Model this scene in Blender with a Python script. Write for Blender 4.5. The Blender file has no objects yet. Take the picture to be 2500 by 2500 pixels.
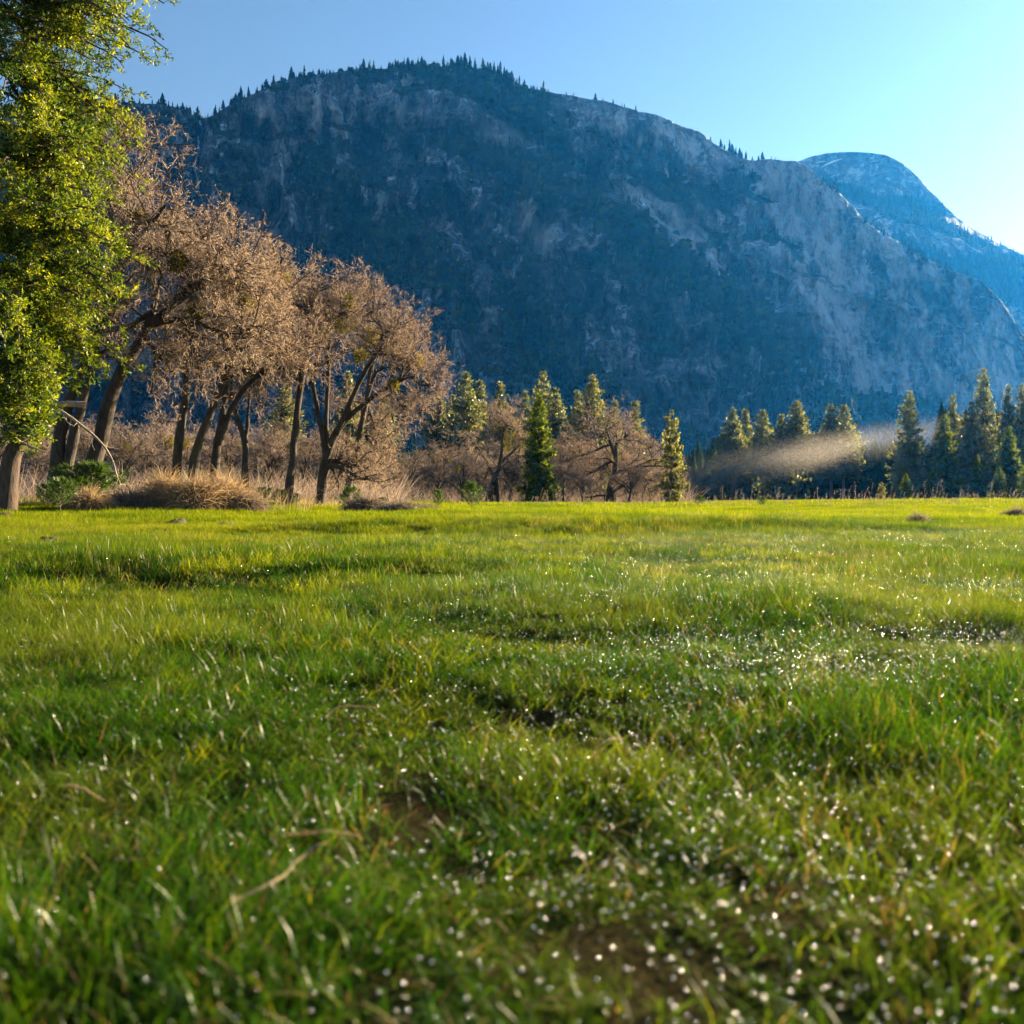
import bpy, math
import numpy as np
R_ = math.radians

# ------------------------------------------------------------------ camera, sky, sun, exposure
F = 2165.0            # focal length in photograph pixels (photograph 2500 x 2500)
PY = 1225.0           # row of the eye level
CZ = 0.78             # eye height above the meadow
SUN_AZ, SUN_EL = 52.0, 15.5     # sun: degrees to the right of the view axis, degrees up

sc = bpy.context.scene
cam_d = bpy.data.cameras.new('camera')
cam = bpy.data.objects.new('camera', cam_d)
sc.collection.objects.link(cam)
cam.location = (0, 0, CZ)
cam.rotation_euler = (R_(90), 0, 0)
cam_d.sensor_width = 36.0
cam_d.lens = 36.0 * F / 2500.0
cam_d.shift_y = (PY - 1250.0) / 2500.0
cam_d.clip_start = 0.05
cam_d.clip_end = 20000
cam_d.dof.use_dof = True
cam_d.dof.focus_distance = 24.0
cam_d.dof.aperture_fstop = 2.7
sc.camera = cam

world = bpy.data.worlds.new('World')
sc.world = world
world.use_nodes = True
wn = world.node_tree
for n in list(wn.nodes):
    wn.nodes.remove(n)
sky = wn.nodes.new('ShaderNodeTexSky')
sky.sky_type = 'NISHITA'
sky.sun_disc = False
sky.sun_elevation = R_(SUN_EL)
sky.sun_rotation = R_(SUN_AZ)
sky.altitude = 1200
sky.air_density = 1.0
sky.dust_density = 0.75
sky.ozone_density = 1.9
bg = wn.nodes.new('ShaderNodeBackground')
bg.inputs['Strength'].default_value = 0.039
wo = wn.nodes.new('ShaderNodeOutputWorld')
wn.links.new(sky.outputs[0], bg.inputs[0])
wn.links.new(bg.outputs[0], wo.inputs[0])

sun_d = bpy.data.lights.new('sun', 'SUN')
sun_d.energy = 5.0
sun_d.angle = R_(0.5)
sun_d.color = (1.0, 0.84, 0.60)
sun = bpy.data.objects.new('sun', sun_d)
sc.collection.objects.link(sun)
sun.rotation_euler = (R_(90 - SUN_EL), 0, R_(180 - SUN_AZ))
sun.location = (400, 300, 200)

sc.view_settings.view_transform = 'Standard'
sc.view_settings.look = 'None'
sc.view_settings.gamma = 1.0
sc.view_settings.use_curve_mapping = False
sc.view_settings.exposure = 2.5

sc.render.engine = 'CYCLES'
cy = sc.cycles
cy.max_bounces = 4
cy.diffuse_bounces = 2
cy.glossy_bounces = 2
cy.transmission_bounces = 4
cy.transparent_max_bounces = 6
cy.volume_bounces = 0
cy.caustics_reflective = False
cy.caustics_refractive = False
cy.sample_clamp_indirect = 4.0
cy.use_denoising = True

# ------------------------------------------------------------------ helpers
rng = np.random.default_rng(7)
COL = sc.collection
SUNV = np.array([math.sin(R_(SUN_AZ)) * math.cos(R_(SUN_EL)), math.cos(R_(SUN_AZ)) * math.cos(R_(SUN_EL)), math.sin(R_(SUN_EL))])


def at(px, py, Y):
    return np.array([(px - 1250.0) / F * Y, Y, CZ + (PY - py) / F * Y])


def _h(ix, iy, iz, seed):
    n = (ix.astype(np.int64) * 374761393 + iy.astype(np.int64) * 668265263 + iz.astype(np.int64) * 2147483647 + seed * 974634541) & 0xFFFFFFFF
    n = ((n ^ (n >> 13)) * 1274126177) & 0xFFFFFFFF
    n = ((n ^ (n >> 16)) * 2246822519) & 0xFFFFFFFF
    return ((n ^ (n >> 15)) & 0xFFFFFF).astype(np.float64) / float(0xFFFFFF)


def vnoise(x, y, z=None, seed=0):
    x = np.asarray(x, float); y = np.asarray(y, float)
    x, y = np.broadcast_arrays(x, y)
    ix = np.floor(x); iy = np.floor(y)
    fx = x - ix; fy = y - iy
    fx = fx * fx * fx * (fx * (fx * 6 - 15) + 10); fy = fy * fy * fy * (fy * (fy * 6 - 15) + 10)
    ix = ix.astype(np.int64); iy = iy.astype(np.int64); o = np.zeros_like(ix)
    a = _h(ix, iy, o, seed); b = _h(ix + 1, iy, o, seed); c = _h(ix, iy + 1, o, seed); d = _h(ix + 1, iy + 1, o, seed)
    return ((a + (b - a) * fx) * (1 - fy) + (c + (d - c) * fx) * fy) * 2 - 1


def fbm(x, y, octv=4, seed=0, gain=0.5):
    s = 0; a = 1; t = 0
    for i in range(octv):
        s = s + a * vnoise(np.asarray(x) * 2 ** i + 13.7 * i, np.asarray(y) * 2 ** i - 7.3 * i, seed=seed + i)
        t += a; a *= gain
    return s / t


def sstep(a, b, x):
    t = np.clip((np.asarray(x, float) - a) / (b - a), 0, 1)
    return t * t * (3 - 2 * t)


def nrm(v):
    return v / np.maximum(np.linalg.norm(v, axis=-1, keepdims=True), 1e-9)


def mesh(name, verts, faces, attrs=None, smooth=True, mats=None):
    """faces: list of integer arrays (M, k)"""
    me = bpy.data.meshes.new(name)
    verts = np.asarray(verts, np.float32).reshape(-1, 3)
    me.vertices.add(len(verts))
    me.vertices.foreach_set('co', verts.ravel())
    faces = [np.asarray(f, np.int32) for f in faces if len(f)]
    li = np.concatenate([f.ravel() for f in faces])
    tot = np.concatenate([np.full(len(f), f.shape[1], np.int32) for f in faces])
    st = np.concatenate([[0], np.cumsum(tot)[:-1]]).astype(np.int32)
    me.loops.add(len(li)); me.loops.foreach_set('vertex_index', li)
    me.polygons.add(len(tot)); me.polygons.foreach_set('loop_start', st)
    if smooth:
        me.polygons.foreach_set('use_smooth', np.ones(len(tot), bool))
    for k, v in (attrs or {}).items():
        v = np.asarray(v, np.float32)
        a = me.attributes.new(k, 'FLOAT', 'POINT'); a.data.foreach_set('value', v.ravel())
    me.update(calc_edges=True)
    for m in (mats or []):
        me.materials.append(m)
    return me


def link(name, data, parent=None, loc=None, label=None, cat=None, group=None, kind=None):
    o = bpy.data.objects.new(name, data)
    COL.objects.link(o)
    if parent is not None:
        o.parent = parent
    if loc is not None:
        o.location = loc
    if label: o['label'] = label
    if cat: o['category'] = cat
    if group: o['group'] = group
    if kind: o['kind'] = kind
    return o


class Geo:
    """gathers vertices, faces and one float attribute"""
    def __init__(self):
        self.v = []; self.f = []; self.a = []; self.n = 0
    def add(self, v, f, a=None):
        v = np.asarray(v).reshape(-1, 3)
        self.v.append(v); self.f.append(np.asarray(f) + self.n)
        self.a.append(np.zeros(len(v)) if a is None else np.broadcast_to(a, (len(v),)))
        self.n += len(v)
    def mesh(self, name, mat, smooth=True):
        g = {}
        for f in self.f:
            g.setdefault(f.shape[1], []).append(f)
        return mesh(name, np.concatenate(self.v), [np.concatenate(x) for x in g.values()], {'rnd': np.concatenate(self.a)}, smooth, [mat])


def tubes(P, R, sides):
    """P (n,K,3) polylines, R (n,K) radii -> verts, quads"""
    n, K, _ = P.shape
    T = np.empty_like(P)
    T[:, 1:-1] = P[:, 2:] - P[:, :-2]; T[:, 0] = P[:, 1] - P[:, 0]; T[:, -1] = P[:, -1] - P[:, -2]
    T = nrm(T)
    ref = np.where(np.abs(T[:, :1, 2:3]) > 0.85, np.array([1.0, 0.1, 0]), np.array([0.05, 0.1, 1.0]))
    ref = np.broadcast_to(ref, T.shape)
    A = nrm(np.cross(T, ref)); B = np.cross(T, A)
    an = np.arange(sides) / sides * 2 * math.pi
    V = P[:, :, None, :] + R[:, :, None, None] * (A[:, :, None, :] * np.cos(an)[None, None, :, None] + B[:, :, None, :] * np.sin(an)[None, None, :, None])
    idx = np.arange(n * K * sides).reshape(n, K, sides)
    a = idx[:, :-1, :]; b = np.roll(idx, -1, axis=2)[:, :-1, :]; c = np.roll(idx, -1, axis=2)[:, 1:, :]; d = idx[:, 1:, :]
    return V.reshape(-1, 3), np.stack([a, b, c, d], -1).reshape(-1, 4)


def resample(pts, K):
    """smooth curve through points (Catmull-Rom), K samples"""
    p = np.asarray(pts, float)
    if len(p) == 2:
        t = np.linspace(0, 1, K)[:, None]
        return p[0] * (1 - t) + p[1] * t
    q = np.vstack([2 * p[0] - p[1], p, 2 * p[-1] - p[-2]])
    out = []
    for s in np.linspace(0, len(p) - 1 - 1e-6, K):
        i = int(s); t = s - i
        a, b, c, d = q[i], q[i + 1], q[i + 2], q[i + 3]
        out.append(0.5 * ((2 * b) + (-a + c) * t + (2 * a - 5 * b + 4 * c - d) * t * t + (-a + 3 * b - 3 * c + d) * t ** 3))
    return np.array(out)


def sprout(P, Rr, m, t0, t1, Lfun, ang, K, wig, up, rad_ratio, rg, rmin=0.0, upb=0.0):
    """m children on every polyline of P"""
    n, Kp, _ = P.shape
    t = t0 + (t1 - t0) * (np.arange(m)[None, :] + rg.random((n, m))) / m
    x = t * (Kp - 1); i = np.minimum(x.astype(int), Kp - 2); f = (x - i)[..., None]
    ar = np.arange(n)[:, None]
    A = P[ar, i]; B = P[ar, i + 1]
    S = A * (1 - f) + B * f
    T = nrm(B - A)
    rp = Rr[ar, i] * (1 - f[..., 0]) + Rr[ar, i + 1] * f[..., 0]
    rv = nrm(rg.normal(size=T.shape))
    side = nrm(rv - (rv * T).sum(-1, keepdims=True) * T)
    an = R_(ang) * (0.7 + 0.6 * rg.random(t.shape))[..., None]
    D = nrm(T * np.cos(an) + side * np.sin(an) + np.array([0, 0, upb]))
    L = Lfun(t, rg)
    S = S.reshape(-1, 3); D = D.reshape(-1, 3); L = np.broadcast_to(L, t.shape).reshape(-1); rp = rp.reshape(-1)
    out = np.empty((len(S), K, 3)); out[:, 0] = S
    d = D
    for k in range(1, K):
        out[:, k] = out[:, k - 1] + d * (L / (K - 1))[:, None]
        d = nrm(d + rg.normal(size=d.shape) * wig + np.array([0, 0, up]))
    r0 = np.maximum(rp * rad_ratio, rmin)
    Rc = r0[:, None] * np.linspace(1, 0.35, K)[None, :]
    return out, np.maximum(Rc, rmin * 0.6)


# ------------------------------------------------------------------ materials
def mat_new(name):
    m = bpy.data.materials.new(name)
    m.use_nodes = True
    nt = m.node_tree
    for n in list(nt.nodes):
        nt.nodes.remove(n)
    out = nt.nodes.new('ShaderNodeOutputMaterial')
    return m, nt, out


def nd(nt, typ, **kw):
    n = nt.nodes.new('ShaderNode' + typ)
    for k, v in kw.items():
        if k == 'ins':
            for a, b in v.items():
                n.inputs[a].default_value = b
        else:
            setattr(n, k, v)
    return n


def mixcol(nt, fac, a, b, blend='MIX'):
    n = nt.nodes.new('ShaderNodeMix'); n.data_type = 'RGBA'; n.blend_type = blend
    for s, v in ((n.inputs[0], fac), (n.inputs[6], a), (n.inputs[7], b)):
        if hasattr(v, 'is_output') or isinstance(v, bpy.types.NodeSocket):
            nt.links.new(v, s)
        elif isinstance(v, (int, float)):
            s.default_value = v
        else:
            s.default_value = (*v, 1) if len(v) == 3 else v
    return n.outputs[2]


def mth(nt, op, a, b=None, clamp=False):
    n = nt.nodes.new('ShaderNodeMath'); n.operation = op; n.use_clamp = clamp
    for s, v in ((n.inputs[0], a), (n.inputs[1], b)):
        if v is None:
            continue
        if isinstance(v, bpy.types.NodeSocket):
            nt.links.new(v, s)
        else:
            s.default_value = v
    return n.outputs[0]


def ramp(nt, fac, stops):
    n = nt.nodes.new('ShaderNodeValToRGB')
    cr = n.color_ramp
    while len(cr.elements) < len(stops):
        cr.elements.new(0.5)
    for e, (p, c) in zip(cr.elements, stops):
        e.position = p; e.color = (*c, 1) if len(c) == 3 else c
    nt.links.new(fac, n.inputs[0])
    return n.outputs[0]


def noise(nt, scale, detail=4, rough=0.55, vec=None, stretch=None):
    n = nd(nt, 'TexNoise'); n.inputs['Scale'].default_value = scale; n.inputs['Detail'].default_value = detail; n.inputs['Roughness'].default_value = rough
    if vec is None:
        vec = nd(nt, 'NewGeometry').outputs['Position']
    if stretch is not None:
        mp = nd(nt, 'Mapping'); mp.inputs['Scale'].default_value = stretch
        nt.links.new(vec, mp.inputs[0]); vec = mp.outputs[0]
    nt.links.new(vec, n.inputs['Vector'])
    return n.outputs['Fac']


def leaf_mat(name, stops, trans=0.45, tint=(1.25, 1.2, 0.6), gloss=0.0, rough=0.4, patch=None):
    """thin leaves, needles or blades: diffuse + light coming through; colour by the per-leaf value rnd"""
    m, nt, out = mat_new(name)
    at_ = nd(nt, 'Attribute', attribute_name='rnd')
    col = ramp(nt, at_.outputs['Fac'], stops)
    if patch:
        sc_, lo, hi, c2, amt = patch
        f = noise(nt, sc_, 3)
        mr = nd(nt, 'MapRange'); mr.inputs[1].default_value = lo; mr.inputs[2].default_value = hi
        nt.links.new(f, mr.inputs[0])
        col = mixcol(nt, mth(nt, 'MULTIPLY', mr.outputs[0], amt), col, c2)
    d = nd(nt, 'BsdfDiffuse'); nt.links.new(col, d.inputs[0])
    t = nd(nt, 'BsdfTranslucent')
    nt.links.new(mixcol(nt, 1.0, col, tint, 'MULTIPLY'), t.inputs[0])
    mx = nd(nt, 'MixShader'); mx.inputs[0].default_value = trans
    nt.links.new(d.outputs[0], mx.inputs[1]); nt.links.new(t.outputs[0], mx.inputs[2])
    sh = mx.outputs[0]
    if gloss:
        g = nd(nt, 'BsdfGlossy'); g.inputs['Roughness'].default_value = rough; g.inputs[0].default_value = (1, 1, 1, 1)
        m2 = nd(nt, 'MixShader'); m2.inputs[0].default_value = gloss
        nt.links.new(sh, m2.inputs[1]); nt.links.new(g.outputs[0], m2.inputs[2]); sh = m2.outputs[0]
    nt.links.new(sh, out.inputs[0])
    return m


def bark_mat(name, c1, c2, moss=None):
    m, nt, out = mat_new(name)
    f = noise(nt, 9, 6, 0.65, stretch=(1, 1, 0.25))
    col = ramp(nt, f, [(0.35, c1), (0.65, c2)])
    if moss:
        g = noise(nt, 1.3, 4)
        mr = nd(nt, 'MapRange'); mr.inputs[1].default_value = 0.52; mr.inputs[2].default_value = 0.66
        nt.links.new(g, mr.inputs[0])
        col = mixcol(nt, mth(nt, 'MULTIPLY', mr.outputs[0], 0.7), col, moss)
    b = nd(nt, 'BsdfPrincipled'); b.inputs['Roughness'].default_value = 0.9
    nt.links.new(col, b.inputs['Base Color'])
    bu = nd(nt, 'Bump'); bu.inputs['Strength'].default_value = 0.9; bu.inputs['Distance'].default_value = 0.06
    nt.links.new(f, bu.inputs['Height']); nt.links.new(bu.outputs[0], b.inputs['Normal'])
    nt.links.new(b.outputs[0], out.inputs[0])
    return m


def flat_mat(name, col, rough=0.6, metal=0.0, var=0.15, scale=3.0):
    m, nt, out = mat_new(name)
    f = noise(nt, scale, 4)
    b = nd(nt, 'BsdfPrincipled'); b.inputs['Roughness'].default_value = rough; b.inputs['Metallic'].default_value = metal
    nt.links.new(ramp(nt, f, [(0.3, tuple(c * (1 - var) for c in col)), (0.7, tuple(min(1, c * (1 + var)) for c in col))]), b.inputs['Base Color'])
    nt.links.new(b.outputs[0], out.inputs[0])
    return m


M = {}
M['bark'] = bark_mat('oak_bark', (0.018, 0.013, 0.010), (0.075, 0.05, 0.034), moss=(0.07, 0.055, 0.016))
M['cedar_bark'] = bark_mat('cedar_bark', (0.03, 0.018, 0.012), (0.10, 0.06, 0.038))
M['pine_bark'] = bark_mat('pine_bark', (0.05, 0.03, 0.02), (0.15, 0.09, 0.055))
M['deadwood'] = bark_mat('dead_wood', (0.16, 0.12, 0.09), (0.38, 0.30, 0.23))
M['twig'] = leaf_mat('oak_twigs', [(0, (0.045, 0.033, 0.026)), (0.4, (0.24, 0.18, 0.15)), (1, (0.60, 0.48, 0.36))], 0.3, (1.12, 1.0, 0.85))
M['bud'] = leaf_mat('oak_buds', [(0, (0.20, 0.12, 0.08)), (0.4, (0.44, 0.30, 0.19)), (0.75, (0.58, 0.43, 0.25)), (1, (0.44, 0.40, 0.14))], 0.5, (1.2, 1.05, 0.8))
M['mistletoe'] = leaf_mat('mistletoe', [(0, (0.08, 0.075, 0.012)), (1, (0.22, 0.19, 0.03))], 0.4)
M['cedar'] = leaf_mat('cedar_sprays', [(0, (0.010, 0.032, 0.006)), (0.5, (0.085, 0.135, 0.010)), (1, (0.29, 0.30, 0.02))], 0.5, (1.35, 1.3, 0.45), gloss=0.015)
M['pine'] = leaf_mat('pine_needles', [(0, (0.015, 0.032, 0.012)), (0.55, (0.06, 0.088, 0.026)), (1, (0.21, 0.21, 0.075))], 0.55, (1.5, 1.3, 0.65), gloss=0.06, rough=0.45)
M['sapling'] = leaf_mat('young_pine_needles', [(0, (0.014, 0.045, 0.008)), (.6, (0.05, 0.10, 0.012)), (1, (0.14, 0.19, 0.03))], 0.4, (1.3, 1.2, 0.6), gloss=0.03)
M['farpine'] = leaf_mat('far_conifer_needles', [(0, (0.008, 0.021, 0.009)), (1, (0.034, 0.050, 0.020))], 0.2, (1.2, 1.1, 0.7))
M['scrub'] = leaf_mat('mountain_scrub', [(0, (0.010, 0.024, 0.013)), (0.6, (0.036, 0.056, 0.028)), (1, (0.085, 0.095, 0.05))], 0.15)
M['straw'] = leaf_mat('dry_straw', [(0, (0.16, 0.11, 0.07)), (0.5, (0.36, 0.26, 0.16)), (1, (0.55, 0.43, 0.28))], 0.4, (1.15, 1.05, 0.8))
M['soil'] = flat_mat('dark_soil', (0.06, 0.038, 0.024), 0.95, var=0.5, scale=14)

# ------------------------------------------------------------------ the meadow floor
def ground(x, y):
    x = np.asarray(x, float); y = np.asarray(y, float)
    r = np.hypot(x, y)
    h = 0.36 * sstep(8, 90, y)
    h = h + 0.50 * sstep(3, 24, -x) * sstep(10, 42, y)
    h = h + 0.42 * sstep(8, 45, x) * sstep(20, 80, y)
    near = 1 - sstep(40, 120, r)
    h = h + near * (0.07 * fbm(x * 0.32, y * 0.32, 2, 5) + 0.055 * fbm(x * 1.1, y * 1.1, 3, 11) + 0.02 * fbm(x * 4, y * 4, 2, 17) * (1 - sstep(8, 20, r)))
    # low steps that run across the meadow, facing the camera
    y1 = y - 8.2 - 0.22 * (x + 3) - 0.35 * vnoise(x * .5, x * 0 + 3, seed=8)
    h = h + (0.17 * sstep(-.6, .55, y1) - 0.17 * sstep(1.5, 9, y1)) * sstep(0.6, -1.5, x)
    y2 = y - 20.0 - 0.10 * x - 0.8 * vnoise(x * .25, x * 0 + 7, seed=9)
    h = h + (0.30 * sstep(-1.6, 1.4, y2) - 0.22 * sstep(4, 22, y2)) * sstep(-8, -3, x) * sstep(12, 4, x)
    y3 = y - 5.2 + 0.15 * x - 0.3 * vnoise(x * .9, x * 0 + 17, seed=10)
    h = h + (0.06 * sstep(-.5, .4, y3) - 0.06 * sstep(.8, 4, y3)) * sstep(-.8, .4, x)
    h = h - 0.06 * np.exp(-(((x - 0.15) / 0.25) ** 2 + ((y - 3.05) / 0.16) ** 2))
    h = h - 0.05 * np.exp(-(((x - 0.05) / 0.22) ** 2 + ((y - 1.75) / 0.10) ** 2))
    return h * (1 - 0.0 * r)


def axis(lo, hi, n, k):
    s = np.linspace(-1, 1, n)
    v = np.sinh(k * s) / np.sinh(k)
    return np.where(v < 0, -v * lo, v * hi)

gx = axis(-2500, 2100, 230, 8.2)
gy = axis(-550, 4300, 250, 8.6)
X, Y = np.meshgrid(gx, gy)
Z = ground(X, Y)
idx = np.arange(X.size).reshape(X.shape)
q = np.stack([idx[:-1, :-1], idx[:-1, 1:], idx[1:, 1:], idx[1:, :-1]], -1).reshape(-1, 4)
m, nt, out = mat_new('meadow_soil')
f1 = noise(nt, 2.2, 6, 0.6); f2 = noise(nt, 25, 4, 0.7)
c = ramp(nt, f1, [(0.36, (0.014, 0.016, 0.004)), (0.55, (0.028, 0.022, 0.008)), (0.72, (0.045, 0.024, 0.012))])
c = mixcol(nt, mth(nt, 'MULTIPLY', f2, 0.5), c, (0.035, 0.028, 0.016))
b = nd(nt, 'BsdfPrincipled'); b.inputs['Roughness'].default_value = 1.0; b.inputs['Specular IOR Level'].default_value = 0.0
nt.links.new(c, b.inputs['Base Color'])
bu = nd(nt, 'Bump'); bu.inputs['Strength'].default_value = 0.7; bu.inputs['Distance'].default_value = 0.03
nt.links.new(f2, bu.inputs['Height']); nt.links.new(bu.outputs[0], b.inputs['Normal'])
nt.links.new(b.outputs[0], out.inputs[0])
link('meadow_ground', mesh('meadow_ground', np.stack([X, Y, Z], -1), [q], mats=[m]), label='green valley meadow running to the foot of the cliffs', cat='ground', kind='structure')

# ------------------------------------------------------------------ mountains
SKY_MAIN = [(-500, 330), (-200, 290), (0, 265), (240, 248), (310, 250), (400, 256), (455, 270), (478, 286), (500, 288), (520, 280), (560, 257), (600, 238), (640, 218), (690, 198), (747, 185), (840, 173), (910, 168), (980, 165), (1050, 162), (1120, 160), (1166, 166), (1189, 178), (1236, 195), (1282, 213), (1329, 222), (1399, 233), (1492, 250), (1562, 273), (1604, 279), (1655, 303), (1707, 321), (1748, 352), (1790, 378), (1836, 391), (1888, 389), (1945, 394), (1966, 401), (1986, 422), (2018, 450), (2049, 471), (2085, 507), (2111, 538), (2147, 564), (2194, 590), (2250, 621), (2276, 636), (2328, 662), (2390, 683), (2432, 719), (2463, 760), (2500, 823), (2560, 900), (2680, 1010), (2900, 1120), (3200, 1200)]
SKY_DOME = [(1500, 640), (1700, 520), (1860, 425), (1945, 395), (1981, 383), (2018, 375), (2069, 371), (2121, 372), (2163, 378), (2199, 396), (2235, 424), (2266, 460), (2308, 502), (2349, 541), (2395, 569), (2442, 595), (2500, 622), (2700, 720), (3000, 860), (3300, 960)]


def seg_dist(px, py, pts):
    d = np.full(px.shape, 1e9)
    for (ax, ay), (bx, by) in zip(pts[:-1], pts[1:]):
        vx, vy = bx - ax, by - ay
        t = np.clip(((px - ax) * vx + (py - ay) * vy) / (vx * vx + vy * vy), 0, 1)
        d = np.minimum(d, np.hypot(px - ax - t * vx, py - ay - t * vy))
    return d


def blob(px, py, cx, cy, rx, ry, rot=0):
    c, s = math.cos(R_(rot)), math.sin(R_(rot))
    u = ((px - cx) * c + (py - cy) * s) / rx; v = (-(px - cx) * s + (py - cy) * c) / ry
    return np.exp(-(u * u + v * v))


def interp(tab, x):
    t = np.array(tab, float)
    return np.interp(x, t[:, 0], t[:, 1])


def rock_wall(name, tab, pxs, rows, depth_fn, veg_fn, mat, label, pale_fn=None):
    ys = interp(tab, pxs)
    ys = ys + 2.5 * fbm(pxs / 22.0, pxs * 0, 4, 71)
    base = 1242.0
    t = np.linspace(0, 1, rows)
    PXg, T = np.meshgrid(pxs, t)
    PYg = base + (ys[None, :] - base) * T
    D = depth_fn(PXg, PYg, T)
    V = np.clip(veg_fn(PXg, PYg, T, D), 0, 1)
    Xg = (PXg - 1250) / F * D; Zg = CZ + (PY - PYg) / F * D
    P = np.stack([Xg, D, Zg], -1)
    # the far side of the crest falls away from the valley
    back = []
    for k, (dy, dz) in enumerate([(25, -3), (80, -14), (200, -60), (420, -220), (650, -420)]):
        b = P[-1].copy(); b[:, 1] += dy; b[:, 2] = np.maximum(b[:, 2] + dz, -5 - k * 0.2)
        back.append(b)
    P = np.concatenate([P, np.array(back)], 0)
    Va = np.concatenate([V, np.tile(V[-1:], (len(back), 1))], 0)
    idx = np.arange(P.shape[0] * P.shape[1]).reshape(P.shape[:2])
    q = np.stack([idx[:-1, :-1], idx[:-1, 1:], idx[1:, 1:], idx[1:, :-1]], -1).reshape(-1, 4)
    tone = np.clip(0.5 + 0.5 * fbm(P[..., 0] / 160, P[..., 2] / 160, 4, 31), 0, 1)
    pl_ = np.zeros(Va.shape)
    if pale_fn is not None:
        pl_[:rows] = np.clip(pale_fn(PXg, PYg), 0, 1)
    o = link(name, mesh(name, P, [q], {'veg': Va.ravel(), 'tone': tone.ravel(), 'pale': pl_.ravel()}, smooth=False, mats=[mat]), label=label, cat='mountain', kind='structure')
    return P[:rows], V, PXg, PYg


LEDGES = [([(1040, 325), (1150, 362), (1260, 400), (1450, 425)], 34), ([(560, 330), (650, 345), (740, 318)], 24), ([(760, 300), (900, 330), (1040, 325)], 26), ([(1180, 470), (1300, 455), (1420, 480)], 26),
          ([(1540, 405), (1620, 450), (1710, 470), (1800, 545)], 34), ([(700, 470), (850, 440), (980, 470)], 30), ([(560, 590), (720, 620), (900, 600)], 26), ([(880, 700), (1020, 680), (1150, 720)], 30), ([(1290, 640), (1400, 650), (1520, 690), (1650, 770)], 28),
          ([(1850, 560), (1960, 610), (2060, 690), (2110, 780)], 22), ([(1800, 470), (1900, 500), (1990, 560)], 24), ([(2120, 640), (2230, 690), (2330, 780), (2400, 880)], 18), ([(2200, 620), (2300, 690), (2420, 800)], 16), ([(1450, 830), (1600, 860), (1760, 930)], 26), ([(1150, 900), (1300, 930), (1450, 950)], 30), ([(1340, 300), (1450, 330), (1560, 390)], 24), ([(950, 230), (1060, 215), (1180, 250)], 20)]


def ledges(px, py):
    """benches across the wall: how far the rock steps back, and how close a point is to a bench"""
    st = np.zeros(px.shape); nr = np.zeros(px.shape)
    for k, (pl, amp) in enumerate(LEDGES):
        a = np.array(pl, float)
        yl = np.interp(px, a[:, 0], a[:, 1]) + 9 * fbm(px / 28, px * 0 + k, 3, 400 + k)
        m_ = sstep(a[0, 0] - 25, a[0, 0] + 40, px) * sstep(a[-1, 0] + 25, a[-1, 0] - 40, px)
        up = yl - py
        st += amp * sstep(-1, 7, up) * np.exp(-np.maximum(up, 0) / 70) * m_
        nr = np.maximum(nr, m_ * np.exp(-((up - 5) / 9) ** 2))
    return st, nr


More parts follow.
